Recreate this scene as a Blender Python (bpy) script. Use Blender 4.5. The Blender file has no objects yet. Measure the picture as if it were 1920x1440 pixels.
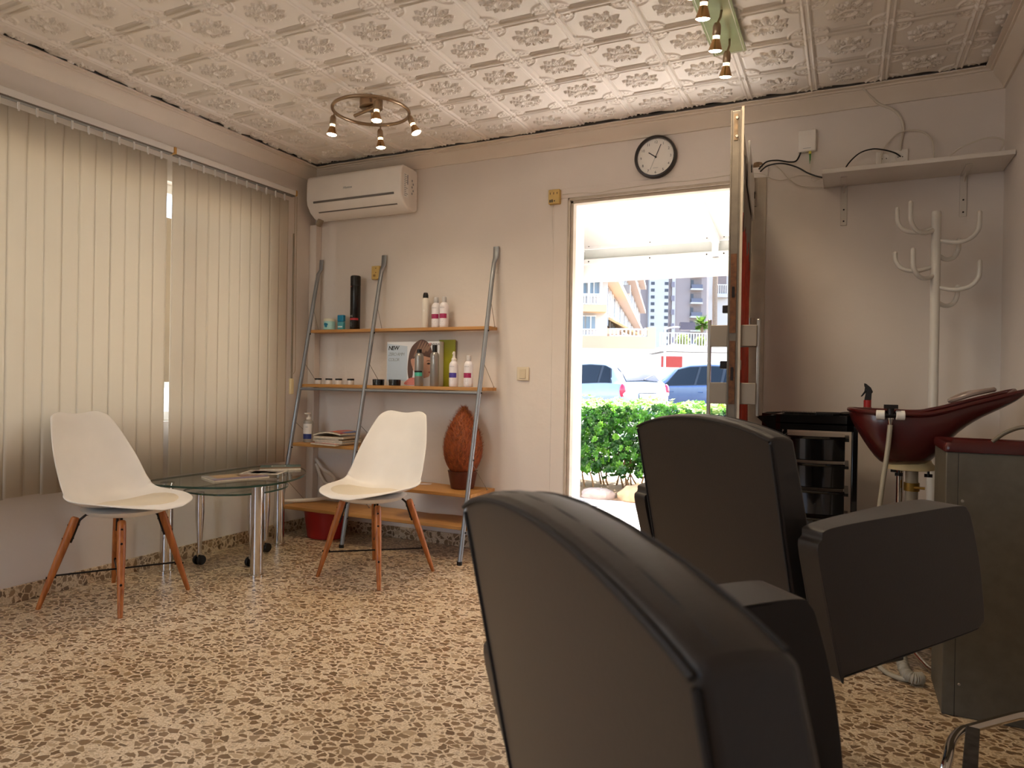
import bpy, math, random
import numpy as np
from mathutils import Vector, Matrix

rnd = random.Random(7)
SC = bpy.context.scene
COL = SC.collection
PI = math.pi

# ------------------------------------------------------------------ camera
cam_data = bpy.data.cameras.new('camera')
cam = bpy.data.objects.new('camera', cam_data)
COL.objects.link(cam)
r_ = Vector((0.90196042, 0.43149899, 0.01661384))
u_ = Vector((-0.01615325, -0.00473211, 0.99985833))
f_ = Vector((-0.43151648, 0.90210101, -0.00270194))
cam.matrix_world = Matrix(((r_[0], u_[0], -f_[0], 0.0), (r_[1], u_[1], -f_[1], 0.0), (r_[2], u_[2], -f_[2], 1.0), (0, 0, 0, 1)))
cam_data.sensor_width = 36.0
cam_data.lens = 1310.68 / 1920 * 36.0
cam_data.clip_start = 0.02
cam_data.clip_end = 600
cam_data.dof.use_dof = True
cam_data.dof.focus_distance = 3.4
cam_data.dof.aperture_fstop = 7.5
SC.camera = cam

# ------------------------------------------------------------------ colour management, sky, sun, daylight
vs = SC.view_settings
vs.view_transform = 'Standard'
vs.look = 'None'
vs.gamma = 1.0
vs.exposure = 1.0
vs.use_curve_mapping = False
SC.cycles.max_bounces = 10
SC.cycles.diffuse_bounces = 5
SC.cycles.transparent_max_bounces = 12
SC.cycles.sample_clamp_indirect = 6.0
SC.cycles.use_denoising = True

world = bpy.data.worlds.new('world')
SC.world = world
world.use_nodes = True
wn = world.node_tree
wn.nodes.clear()
w_out = wn.nodes.new('ShaderNodeOutputWorld')
w_bg = wn.nodes.new('ShaderNodeBackground')
w_sky = wn.nodes.new('ShaderNodeTexSky')
w_sky.sky_type = 'NISHITA'
w_sky.sun_disc = False
w_sky.sun_elevation = math.radians(52)
w_sky.sun_rotation = math.radians(20)
w_sky.air_density = 1.0
w_sky.dust_density = 2.5
w_bg.inputs['Strength'].default_value = 0.66
wn.links.new(w_sky.outputs[0], w_bg.inputs[0])
wn.links.new(w_bg.outputs[0], w_out.inputs[0])

def lin(c):
    return tuple((x / 12.92 if x <= 0.04045 else ((x + 0.055) / 1.055) ** 2.4) for x in c)

def hexc(h):
    h = h.lstrip('#')
    return lin(tuple(int(h[i:i + 2], 16) / 255 for i in (0, 2, 4)))

sun_d = bpy.data.lights.new('sun', 'SUN')
sun_d.energy = 17.0
sun_d.angle = math.radians(0.6)
sun_d.color = (1.0, 0.97, 0.94)
sun = bpy.data.objects.new('sun', sun_d)
COL.objects.link(sun)
sun.location = (3, 12, 14)
sun.rotation_euler = Vector((-0.28, -0.66, -0.95)).to_track_quat('-Z', 'Y').to_euler()

def area(name, loc, target, sx, sy, power, color):
    d = bpy.data.lights.new(name, 'AREA')
    d.shape = 'RECTANGLE'
    d.size, d.size_y = sx, sy
    d.energy = power
    d.color = color
    o = bpy.data.objects.new(name, d)
    COL.objects.link(o)
    o.location = loc
    o.rotation_euler = (Vector(target) - Vector(loc)).to_track_quat('-Z', 'Y').to_euler()
    return o
WARM = (1.0, 0.90, 0.78)
# unseen fill lights added behind the camera, then daylight through the glazed left wall
area('added_rear_fill', (-2.3, -3.05, 1.45), (-1.6, 3, 1.0), 1.5, 1.6, 2, WARM)
area('added_left_rear_fill', (-3.36, -1.45, 1.5), (0, -0.6, 0.9), 1.9, 1.2, 4, WARM)  # fill added to brighten the room from the left
area('added_ceiling_fill', (-2.75, -0.2, 2.36), (-2.6, 0.0, 0), 0.8, 1.8, 13, (1.0, 0.9, 0.78))  # overhead fill added for the chair tops and floor, no fixture
area('daylight_left_window', (-3.75, 1.6, 1.45), (0, 1.6, 1.3), 3.1, 1.1, 26, (1.0, 0.93, 0.83))

# ------------------------------------------------------------------ materials
MATS = {}
def M(name, col, rough=0.5, metal=0.0, vary=None, bump=None, trans=0.0, ior=1.45, emis=None, coat=0.0, spec=None, alpha=1.0, stretch=None):
    """procedural principled material; vary=(scale, amount) mottles the colour, bump=(scale, strength, distance)"""
    if name in MATS:
        return MATS[name]
    m = bpy.data.materials.new(name)
    m.use_nodes = True
    nt = m.node_tree
    b = nt.nodes['Principled BSDF']
    c = hexc(col) if isinstance(col, str) else col
    b.inputs['Base Color'].default_value = (*c, 1)
    b.inputs['Roughness'].default_value = rough
    b.inputs['Metallic'].default_value = metal
    b.inputs['IOR'].default_value = ior
    b.inputs['Transmission Weight'].default_value = trans
    b.inputs['Coat Weight'].default_value = coat
    b.inputs['Alpha'].default_value = alpha
    if spec is not None:
        b.inputs['Specular IOR Level'].default_value = spec
    if emis:
        b.inputs['Emission Color'].default_value = (*emis[0], 1)
        b.inputs['Emission Strength'].default_value = emis[1]
    vec = None
    if vary or bump:
        tc = nt.nodes.new('ShaderNodeTexCoord')
        mp = nt.nodes.new('ShaderNodeMapping')
        if stretch:
            mp.inputs['Scale'].default_value = stretch
        nt.links.new(tc.outputs['Object'], mp.inputs['Vector'])
        vec = mp.outputs['Vector']
    if vary is None and bump is None and trans == 0:
        vary = (6.0, 0.04)
        tc = nt.nodes.new('ShaderNodeTexCoord')
        vec = tc.outputs['Object']
    if vary:
        n = nt.nodes.new('ShaderNodeTexNoise')
        n.inputs['Scale'].default_value = vary[0]
        n.inputs['Detail'].default_value = 5
        nt.links.new(vec, n.inputs['Vector'])
        rp = nt.nodes.new('ShaderNodeValToRGB')
        a = vary[1]
        rp.color_ramp.elements[0].position = 0.3
        rp.color_ramp.elements[1].position = 0.7
        rp.color_ramp.elements[0].color = (*[x * (1 - a) for x in c], 1)
        rp.color_ramp.elements[1].color = (*[min(1, x * (1 + a)) for x in c], 1)
        nt.links.new(n.outputs['Fac'], rp.inputs['Fac'])
        nt.links.new(rp.outputs['Color'], b.inputs['Base Color'])
    if bump:
        n = nt.nodes.new('ShaderNodeTexNoise')
        n.inputs['Scale'].default_value = bump[0]
        n.inputs['Detail'].default_value = 6
        nt.links.new(vec, n.inputs['Vector'])
        bp = nt.nodes.new('ShaderNodeBump')
        bp.inputs['Strength'].default_value = bump[1]
        bp.inputs['Distance'].default_value = bump[2] if len(bump) > 2 else 0.01
        nt.links.new(n.outputs['Fac'], bp.inputs['Height'])
        nt.links.new(bp.outputs['Normal'], b.inputs['Normal'])
    MATS[name] = m
    return m

def wood(name, c1, c2, rough=0.45, axis=0, scale=7.0):
    if name in MATS:
        return MATS[name]
    m = M(name, c1, rough, vary=(3, 0.05))
    nt = m.node_tree
    b = nt.nodes['Principled BSDF']
    tc = nt.nodes.new('ShaderNodeTexCoord')
    mp = nt.nodes.new('ShaderNodeMapping')
    s = [scale * 6] * 3
    s[axis] = scale * 0.5
    mp.inputs['Scale'].default_value = s
    n = nt.nodes.new('ShaderNodeTexNoise')
    n.inputs['Scale'].default_value = 1.0
    n.inputs['Detail'].default_value = 8
    n.inputs['Distortion'].default_value = 0.6
    rp = nt.nodes.new('ShaderNodeValToRGB')
    rp.color_ramp.elements[0].position = 0.35
    rp.color_ramp.elements[1].position = 0.68
    rp.color_ramp.elements[0].color = (*hexc(c2), 1)
    rp.color_ramp.elements[1].color = (*hexc(c1), 1)
    nt.links.new(tc.outputs['Object'], mp.inputs['Vector'])
    nt.links.new(mp.outputs['Vector'], n.inputs['Vector'])
    nt.links.new(n.outputs['Fac'], rp.inputs['Fac'])
    nt.links.new(rp.outputs['Color'], b.inputs['Base Color'])
    return m

def terrazzo(name, vertical=None):
    if name in MATS:
        return MATS[name]
    m = bpy.data.materials.new(name)
    m.use_nodes = True
    nt = m.node_tree
    N, L = nt.nodes, nt.links
    b = N['Principled BSDF']
    b.inputs['Roughness'].default_value = 0.32
    b.inputs['Specular IOR Level'].default_value = 0.45
    tc = N.new('ShaderNodeTexCoord')
    # warp the coordinates a little so that the chips are not regular cells
    wn_ = N.new('ShaderNodeTexNoise')
    wn_.inputs['Scale'].default_value = 30
    wn_.inputs['Detail'].default_value = 2
    L.new(tc.outputs['Object'], wn_.inputs['Vector'])
    sub = N.new('ShaderNodeVectorMath'); sub.operation = 'SUBTRACT'
    sub.inputs[1].default_value = (0.5, 0.5, 0.5)
    L.new(wn_.outputs['Color'], sub.inputs[0])
    sc = N.new('ShaderNodeVectorMath'); sc.operation = 'SCALE'
    sc.inputs['Scale'].default_value = 0.022
    L.new(sub.outputs[0], sc.inputs[0])
    add = N.new('ShaderNodeVectorMath'); add.operation = 'ADD'
    L.new(tc.outputs['Object'], add.inputs[0])
    L.new(sc.outputs[0], add.inputs[1])

    def chips(scale, edge, dens, rot, pal, stretch):
        mp = N.new('ShaderNodeMapping')
        mp.inputs['Rotation'].default_value = (0, 0, rot)
        mp.inputs['Scale'].default_value = stretch
        L.new(add.outputs[0], mp.inputs['Vector'])
        v = N.new('ShaderNodeTexVoronoi'); v.feature = 'F1'
        v.inputs['Scale'].default_value = scale
        L.new(mp.outputs[0], v.inputs['Vector'])
        e = N.new('ShaderNodeTexVoronoi'); e.feature = 'DISTANCE_TO_EDGE'
        e.inputs['Scale'].default_value = scale
        L.new(mp.outputs[0], e.inputs['Vector'])
        sep = N.new('ShaderNodeSeparateColor')
        L.new(v.outputs['Color'], sep.inputs[0])
        # each chip has its own margin of grout
        mr = N.new('ShaderNodeMath'); mr.operation = 'MULTIPLY_ADD'
        mr.inputs[1].default_value = 0.10; mr.inputs[2].default_value = edge
        L.new(sep.outputs[1], mr.inputs[0])
        gt = N.new('ShaderNodeMath'); gt.operation = 'SUBTRACT'
        L.new(e.outputs['Distance'], gt.inputs[0]); L.new(mr.outputs[0], gt.inputs[1])
        sm = N.new('ShaderNodeMapRange'); sm.inputs[1].default_value = -0.012; sm.inputs[2].default_value = 0.012
        L.new(gt.outputs[0], sm.inputs[0])
        on = N.new('ShaderNodeMath'); on.operation = 'LESS_THAN'; on.inputs[1].default_value = dens
        L.new(sep.outputs[0], on.inputs[0])
        mk = N.new('ShaderNodeMath'); mk.operation = 'MULTIPLY'
        L.new(sm.outputs[0], mk.inputs[0]); L.new(on.outputs[0], mk.inputs[1])
        rp = N.new('ShaderNodeValToRGB')
        els = rp.color_ramp.elements
        while len(els) < len(pal):
            els.new(0.5)
        for i, c in enumerate(pal):
            els[i].position = i / (len(pal) - 1)
            els[i].color = (*hexc(c), 1)
        L.new(sep.outputs[2], rp.inputs[0])
        return mk.outputs[0], rp.outputs[0]
    big, bigc = chips(33, 0.05, 0.80, 0.4, ['785f45', '8a7054', '725b44', 'a08767', '664f39', 'b8a183'], (1, 1.35, 1))
    sml, smlc = chips(80, 0.07, 0.62, 1.1, ['ac957a', 'c6b297', '9a856c', 'd2c0a6'], (1, 1.2, 1))
    gn = N.new('ShaderNodeTexNoise'); gn.inputs['Scale'].default_value = 170; gn.inputs['Detail'].default_value = 4
    L.new(tc.outputs['Object'], gn.inputs['Vector'])
    gr = N.new('ShaderNodeValToRGB')
    gr.color_ramp.elements[0].position = 0.35; gr.color_ramp.elements[0].color = (*hexc('bfa88a'), 1)
    gr.color_ramp.elements[1].position = 0.6; gr.color_ramp.elements[1].color = (*hexc('deccb2'), 1)
    L.new(gn.outputs['Fac'], gr.inputs[0])
    m1 = N.new('ShaderNodeMix'); m1.data_type = 'RGBA'
    L.new(sml, m1.inputs[0]); L.new(gr.outputs[0], m1.inputs[6]); L.new(smlc, m1.inputs[7])
    m2 = N.new('ShaderNodeMix'); m2.data_type = 'RGBA'
    L.new(big, m2.inputs[0]); L.new(m1.outputs[2], m2.inputs[6]); L.new(bigc, m2.inputs[7])
    # worn, yellowed and dirty areas with soft outlines
    dn = N.new('ShaderNodeTexNoise'); dn.inputs['Scale'].default_value = 1.7; dn.inputs['Detail'].default_value = 3
    L.new(tc.outputs['Object'], dn.inputs['Vector'])
    dr = N.new('ShaderNodeValToRGB')
    dr.color_ramp.elements[0].position = 0.35; dr.color_ramp.elements[0].color = (0.86, 0.80, 0.70, 1)
    dr.color_ramp.elements[1].position = 0.65; dr.color_ramp.elements[1].color = (1, 1, 1, 1)
    L.new(dn.outputs['Fac'], dr.inputs[0])
    mu = N.new('ShaderNodeMix'); mu.data_type = 'RGBA'; mu.blend_type = 'MULTIPLY'; mu.inputs[0].default_value = 1.0
    L.new(m2.outputs[2], mu.inputs[6]); L.new(dr.outputs[0], mu.inputs[7])
    L.new(mu.outputs[2], b.inputs['Base Color'])
    MATS[name] = m
    return m

def translucent(name, col, mixf=0.5, rough=0.6, vary=None):
    if name in MATS:
        return MATS[name]
    m = M(name, col, rough, vary=vary or (4, 0.03))
    nt = m.node_tree
    b = nt.nodes['Principled BSDF']
    out = nt.nodes['Material Output']
    t = nt.nodes.new('ShaderNodeBsdfTranslucent')
    t.inputs['Color'].default_value = (*hexc(col), 1)
    mx = nt.nodes.new('ShaderNodeMixShader')
    mx.inputs[0].default_value = mixf
    nt.links.new(b.outputs[0], mx.inputs[1])
    nt.links.new(t.outputs[0], mx.inputs[2])
    nt.links.new(mx.outputs[0], out.inputs['Surface'])
    return m

def clear_glass(name, tint=(1, 1, 1), refl=0.08):
    """thin window glass: mostly see-through with a weak mirror reflection"""
    if name in MATS:
        return MATS[name]
    m = bpy.data.materials.new(name)
    m.use_nodes = True
    nt = m.node_tree
    nt.nodes.remove(nt.nodes['Principled BSDF'])
    out = nt.nodes['Material Output']
    tr = nt.nodes.new('ShaderNodeBsdfTransparent')
    tr.inputs[0].default_value = (*tint, 1)
    gl = nt.nodes.new('ShaderNodeBsdfGlossy')
    gl.inputs['Roughness'].default_value = 0.03
    fr = nt.nodes.new('ShaderNodeFresnel')
    fr.inputs[0].default_value = 1.45
    mx = nt.nodes.new('ShaderNodeMixShader')
    ge_ = nt.nodes.new('ShaderNodeNewGeometry')
    sb = nt.nodes.new('ShaderNodeMath'); sb.operation = 'SUBTRACT'; sb.inputs[0].default_value = 1.0
    ml = nt.nodes.new('ShaderNodeMath'); ml.operation = 'MULTIPLY'
    nt.links.new(ge_.outputs['Backfacing'], sb.inputs[1])
    nt.links.new(fr.outputs[0], ml.inputs[0])
    nt.links.new(sb.outputs[0], ml.inputs[1])
    nt.links.new(ml.outputs[0], mx.inputs[0])
    nt.links.new(tr.outputs[0], mx.inputs[1])
    nt.links.new(gl.outputs[0], mx.inputs[2])
    nt.links.new(mx.outputs[0], out.inputs['Surface'])
    MATS[name] = m
    return m

# ------------------------------------------------------------------ mesh building
def catmull(pts, n=6, closed=False):
    P = [Vector(p) for p in pts]
    out = []
    m = len(P)
    for i in range(m if closed else m - 1):
        if closed:
            p0, p1, p2, p3 = P[(i - 1) % m], P[i], P[(i + 1) % m], P[(i + 2) % m]
        else:
            p0, p1, p2, p3 = P[max(i - 1, 0)], P[i], P[i + 1], P[min(i + 2, m - 1)]
        for k in range(n):
            t = k / n
            out.append(0.5 * ((2 * p1) + (p2 - p0) * t + (2 * p0 - 5 * p1 + 4 * p2 - p3) * t * t + (3 * p1 - p0 - 3 * p2 + p3) * t ** 3))
    if not closed:
        out.append(P[-1])
    return out

class MB:
    def __init__(self):
        self.v, self.f, self.mi = [], [], []

    def add(self, vs, fs, mi=0):
        o = len(self.v)
        self.v.extend(tuple(p) for p in vs)
        for f in fs:
            self.f.append(tuple(i + o for i in f))
            self.mi.append(mi)
        return self

    def box(self, x0, x1, y0, y1, z0, z1, mi=0):
        vs = [(x0, y0, z0), (x1, y0, z0), (x1, y1, z0), (x0, y1, z0), (x0, y0, z1), (x1, y0, z1), (x1, y1, z1), (x0, y1, z1)]
        return self.add(vs, [(3, 2, 1, 0), (4, 5, 6, 7), (0, 1, 5, 4), (1, 2, 6, 5), (2, 3, 7, 6), (3, 0, 4, 7)], mi)

    def obox(self, c, sx, sy, sz, rot, mi=0):
        """box of size sx,sy,sz centred at c, turned by the 3x3 matrix rot"""
        n = len(self.v)
        self.box(-sx / 2, sx / 2, -sy / 2, sy / 2, -sz / 2, sz / 2, mi)
        c = Vector(c)
        for i in range(n, len(self.v)):
            self.v[i] = tuple(rot @ Vector(self.v[i]) + c)
        return self

    def tube(self, pts, r, n=8, closed=False, mi=0, caps=True):
        P = [Vector(p) for p in pts]
        m = len(P)
        R = r if isinstance(r, (list, tuple)) else [r] * m
        vs, fs = [], []
        prev = None
        for i in range(m):
            if closed:
                d = P[(i + 1) % m] - P[(i - 1) % m]
            else:
                d = P[min(i + 1, m - 1)] - P[max(i - 1, 0)]
            if d.length < 1e-9:
                d = Vector((0, 0, 1))
            d.normalize()
            if prev is None:
                a = d.orthogonal().normalized()
            else:
                a = prev - d * prev.dot(d)
                a = a.normalized() if a.length > 1e-6 else d.orthogonal().normalized()
            prev = a
            b = d.cross(a)
            for k in range(n):
                t = 2 * PI * k / n
                vs.append(P[i] + (a * math.cos(t) + b * math.sin(t)) * R[i])
        for i in range(m if closed else m - 1):
            j = (i + 1) % m
            for k in range(n):
                k2 = (k + 1) % n
                fs.append((i * n + k, i * n + k2, j * n + k2, j * n + k))
        if caps and not closed:
            fs.append(tuple(range(n - 1, -1, -1)))
            fs.append(tuple((m - 1) * n + k for k in range(n)))
        return self.add(vs, fs, mi)

    def lathe(self, prof, c=(0, 0, 0), n=24, mi=0, axis=None, cap=True):
        """prof: (radius, height) pairs from bottom to top"""
        vs, fs = [], []
        q = Vector((0, 0, 1)).rotation_difference(Vector(axis)).to_matrix() if axis is not None else None
        for r, z in prof:
            for k in range(n):
                t = 2 * PI * k / n
                p = Vector((r * math.cos(t), r * math.sin(t), z))
                if q is not None:
                    p = q @ p
                vs.append(p + Vector(c))
        for i in range(len(prof) - 1):
            for k in range(n):
                k2 = (k + 1) % n
                fs.append((i * n + k, i * n + k2, (i + 1) * n + k2, (i + 1) * n + k))
        if cap:
            fs.append(tuple(range(n - 1, -1, -1)))
            fs.append(tuple((len(prof) - 1) * n + k for k in range(n)))
        return self.add(vs, fs, mi)

    def prism(self, poly, fn, d0, d1, mi=0):
        """poly: 2-D points; fn(a, b, d) -> 3-D point; extruded from d0 to d1"""
        n = len(poly)
        vs = [fn(a, b, d0) for a, b in poly] + [fn(a, b, d1) for a, b in poly]
        fs = [tuple(range(n - 1, -1, -1)), tuple(range(n, 2 * n))]
        for i in range(n):
            j = (i + 1) % n
            fs.append((i, j, n + j, n + i))
        return self.add(vs, fs, mi)

    def grid(self, rows, mi=0, closed_u=False):
        n = len(rows[0])
        vs = [p for r in rows for p in r]
        fs = []
        for i in range(len(rows) - 1):
            for k in range(n if closed_u else n - 1):
                k2 = (k + 1) % n
                fs.append((i * n + k, i * n + k2, (i + 1) * n + k2, (i + 1) * n + k))
        return self.add(vs, fs, mi)

    def ball(self, c, rx, ry=None, rz=None, n=12, m=8, mi=0):
        ry = rx if ry is None else ry
        rz = rx if rz is None else rz
        rows = []
        for i in range(m + 1):
            a = -PI / 2 + PI * i / m
            rows.append([(c[0] + rx * math.cos(a) * math.cos(2 * PI * k / n), c[1] + ry * math.cos(a) * math.sin(2 * PI * k / n), c[2] + rz * math.sin(a)) for k in range(n)])
        return self.grid(rows, mi, True)

    def build(self, name, mats, parent=None, bevel=0, seg=2, smooth=True, angle=40, subsurf=0, solid=0, weld=False):
        me = bpy.data.meshes.new(name)
        me.from_pydata([tuple(p) for p in self.v], [], self.f)
        if not isinstance(mats, (list, tuple)):
            mats = [mats]
        for m in mats:
            me.materials.append(m)
        me.polygons.foreach_set('material_index', self.mi)
        me.polygons.foreach_set('use_smooth', [smooth] * len(self.f))
        if weld:
            import bmesh
            bm = bmesh.new(); bm.from_mesh(me)
            bmesh.ops.remove_doubles(bm, verts=bm.verts, dist=1e-5)
            bmesh.ops.recalc_face_normals(bm, faces=bm.faces)
            bm.to_mesh(me); bm.free()
        me.update()
        if smooth and not subsurf:
            me.set_sharp_from_angle(angle=math.radians(angle))
        o = bpy.data.objects.new(name, me)
        COL.objects.link(o)
        if parent is not None:
            o.parent = parent
        if solid:
            s = o.modifiers.new('solid', 'SOLIDIFY'); s.thickness = solid; s.offset = 0
        if bevel:
            b = o.modifiers.new('bevel', 'BEVEL'); b.width = bevel; b.segments = seg; b.limit_method = 'ANGLE'
            b.angle_limit = math.radians(35)
            b.harden_normals = False
        if subsurf:
            s = o.modifiers.new('sub', 'SUBSURF'); s.levels = subsurf; s.render_levels = subsurf
        return o

def thing(name, label, cat, loc=(0, 0, 0), rotz=0.0, group=None):
    o = bpy.data.objects.new(name, None)
    COL.objects.link(o)
    o.location = loc
    o.rotation_euler = (0, 0, rotz)
    o['label'] = label
    o['category'] = cat
    if group:
        o['group'] = group
    return o

def tag(o, label, cat, group=None, kind=None):
    o['label'] = label
    o['category'] = cat
    if group:
        o['group'] = group
    if kind:
        o['kind'] = kind
    return o

def struct(o):
    o['kind'] = 'structure'
    return o

def dup(root, loc=None, rotz=None, label=None):
    r = root.copy(); COL.objects.link(r)
    if loc is not None:
        r.location = loc
    if rotz is not None:
        r.rotation_euler = (0, 0, rotz)
    if label:
        r['label'] = label
    for ch in list(root.children):
        c = ch.copy(); COL.objects.link(c); c.parent = r
        for g in list(ch.children):
            d = g.copy(); COL.objects.link(d); d.parent = c
    return r

def text(body, size, origin, right, up, mat, parent=None, name='lettering', depth=0.0004, align='LEFT', shear=0.0, spacing=1.0, bold=0.0):
    cu = bpy.data.curves.new(name, 'FONT')
    cu.body = body
    cu.size = size
    cu.align_x = align
    cu.shear = shear
    cu.space_character = spacing
    cu.offset = bold
    cu.extrude = depth
    cu.resolution_u = 3
    t = bpy.data.objects.new(name + '_tmp', cu)
    COL.objects.link(t)
    dg = bpy.context.evaluated_depsgraph_get()
    me = bpy.data.meshes.new_from_object(t.evaluated_get(dg))
    COL.objects.unlink(t)
    bpy.data.objects.remove(t)
    me.name = name
    me.materials.clear()
    me.materials.append(mat)
    R, U = Vector(right).normalized(), Vector(up).normalized()
    Nn = R.cross(U)
    O = Vector(origin)
    for v in me.vertices:
        v.co = O + R * v.co[0] + U * v.co[1] + Nn * v.co[2]
    o = bpy.data.objects.new(name, me)
    COL.objects.link(o)
    if parent is not None:
        o.parent = parent
    return o

def rotz(a):
    return Matrix.Rotation(a, 3, 'Z')

def circle_pts(c, r, n, a0=0.0, plane='xy'):
    out = []
    for k in range(n):
        t = a0 + 2 * PI * k / n
        a, b = r * math.cos(t), r * math.sin(t)
        out.append((c[0] + a, c[1] + b, c[2]) if plane == 'xy' else (c[0] + a, c[1], c[2] + b))
    return out

# common materials
wall_m = M('wall_paint', 'd9cfc6', 0.75, vary=(2.2, 0.035), bump=(14, 0.25, 0.01))
white_pl = M('white_plastic', 'e4ddd4', 0.4)
cream_pl = M('cream_plastic', 'd8c08a', 0.45)
black_pl = M('black_plastic', '14110f', 0.35)
gloss_black = M('gloss_black', '0b0909', 0.12, coat=0.5)
chrome = M('chrome', 'd8d4cf', 0.10, metal=1.0)
steel = M('brushed_steel', 'a9a29a', 0.32, metal=1.0, vary=(40, 0.08), stretch=(1, 1, 0.05))
nickel = M('satin_nickel', 'a08a72', 0.28, metal=1.0)
grey_metal = M('grey_painted_metal', '8f9296', 0.38, metal=0.6)
dark_steel = M('dark_steel', '2b2523', 0.4, metal=0.7)
alu = M('worn_aluminium', 'a89a8b', 0.45, metal=0.5, vary=(30, 0.12))
burgundy = M('burgundy_plastic', '471715', 0.24, vary=(5, 0.08))
leather = M('brown_black_leatherette', '1b110c', 0.44, vary=(3, 0.08), bump=(260, 0.10, 0.002))
leather.node_tree.nodes['Principled BSDF'].inputs['Sheen Weight'].default_value = 0.22
leather.node_tree.nodes['Principled BSDF'].inputs['Sheen Roughness'].default_value = 0.45
leather.node_tree.nodes['Principled BSDF'].inputs['Sheen Tint'].default_value = (0.8, 0.68, 0.55, 1)
seam_m = M('dark_seam', '17110f', 0.6)
shelf_wood = wood('shelf_board_wood', 'bd8a4e', 'aa7840', 0.45, 0)
leg_wood = wood('oiled_leg_wood', 'b86f35', '8f4f22', 0.4, 2, 10)
shell_white = M('shell_white', 'e6e0d8', 0.38)
cushion_m = M('cream_cushion', 'd6c9b2', 0.5, bump=(150, 0.08, 0.002))
print_black = M('print_black', '1b1a1c', 0.6)
print_grey = M('print_grey', '8a8e93', 0.6)

# ================================================================== ROOM SHELL
XL, XR, YB, YR, H = -3.27, 0.61, 3.70, -3.0, 2.42
WT = 0.17
struct(MB().box(XL - WT, XR + WT, YR - WT, YB + WT, -0.12, 0.0).build('floor', terrazzo('terrazzo_floor'), smooth=False))
# back wall with the doorway
DX0, DX1, DZ = -1.435, -0.405, 2.045
b = MB()
b.box(XL - WT, DX0, YB, YB + WT, 0, H + .06).box(DX1, XR + WT, YB, YB + WT, 0, H + .06).box(DX0, DX1, YB, YB + WT, DZ, H + .06)
struct(b.build('wall_back', wall_m, smooth=False))
# left wall with the long shop window
WY0, WY1, WZ0, WZ1 = 0.15, 3.22, 0.76, 2.04
b = MB()
LY_0, LY_1, LZ_0, LZ_1 = -2.45, -0.45, 0.85, 2.1  # unseen opening added for the left rear fill light
b.box(XL - WT, XL, YR, LY_0, 0, H + .06).box(XL - WT, XL, LY_1, WY0, 0, H + .06).box(XL - WT, XL, LY_0, LY_1, 0, LZ_0).box(XL - WT, XL, LY_0, LY_1, LZ_1, H + .06).box(XL - WT, XL, WY1, YB, 0, H + .06)
b.box(XL - WT, XL, WY0, WY1, 0, WZ0).box(XL - WT, XL, WY0, WY1, WZ1, H + .06)
struct(b.build('wall_left', wall_m, smooth=False))
struct(MB().box(XR, XR + WT, YR, YB, 0, H + .06).build('wall_right', wall_m, smooth=False))
b = MB()
RX0, RX1, RZ0, RZ1 = -3.05, -1.50, 0.6, 2.3  # rear opening added so that light enters from behind
b.box(XL - WT, RX0, YR - WT, YR, 0, H + .06).box(RX1, XR + WT, YR - WT, YR, 0, H + .06)
b.box(RX0, RX1, YR - WT, YR, 0, RZ0).box(RX0, RX1, YR - WT, YR, RZ1, H + .06)
struct(b.build('wall_rear', wall_m, smooth=False))

win_m = M('window_frame_white', 'dcd8d2', 0.4)
glass_m = clear_glass('window_glass', (0.96, 0.98, 0.97))
w1 = struct(thing('window_1', 'long shop window behind the vertical blinds in the left wall', 'window'))
b = MB()
X0, X1 = XL - 0.11, XL - 0.06
b.box(X0, X1, WY0, WY0 + .05, WZ0, WZ1).box(X0, X1, WY1 - .05, WY1, WZ0, WZ1).box(X0, X1, WY0, WY1, WZ0, WZ0 + .05).box(X0, X1, WY0, WY1, WZ1 - .05, WZ1)
b.box(X0, X1, 1.15, 1.21, WZ0, WZ1)
pier = MB().box(X0, X1, 2.60, 2.70, .97, 1.86)
pier.build('mullion', M('mullion_brown', '8a7862', .7), w1)
b.build('frame', win_m, w1, bevel=.004)
MB().box(XL - .088, XL - .082, WY0 + .04, WY1 - .04, WZ0 + .04, WZ1 - .04).build('pane', glass_m, w1, smooth=False)
w2 = struct(thing('window_2', 'unseen window added in the rear wall to let light in', 'window'))
b = MB()
b.box(RX0, RX1, YR - .1, YR - .05, RZ0, RZ0 + .06).box(RX0, RX1, YR - .1, YR - .05, RZ1 - .06, RZ1)
for x in (RX0, RX1 - .06):
    b.box(x, x + .06, YR - .1, YR - .05, RZ0, RZ1)
b.build('frame', win_m, w2, bevel=.004)

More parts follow.
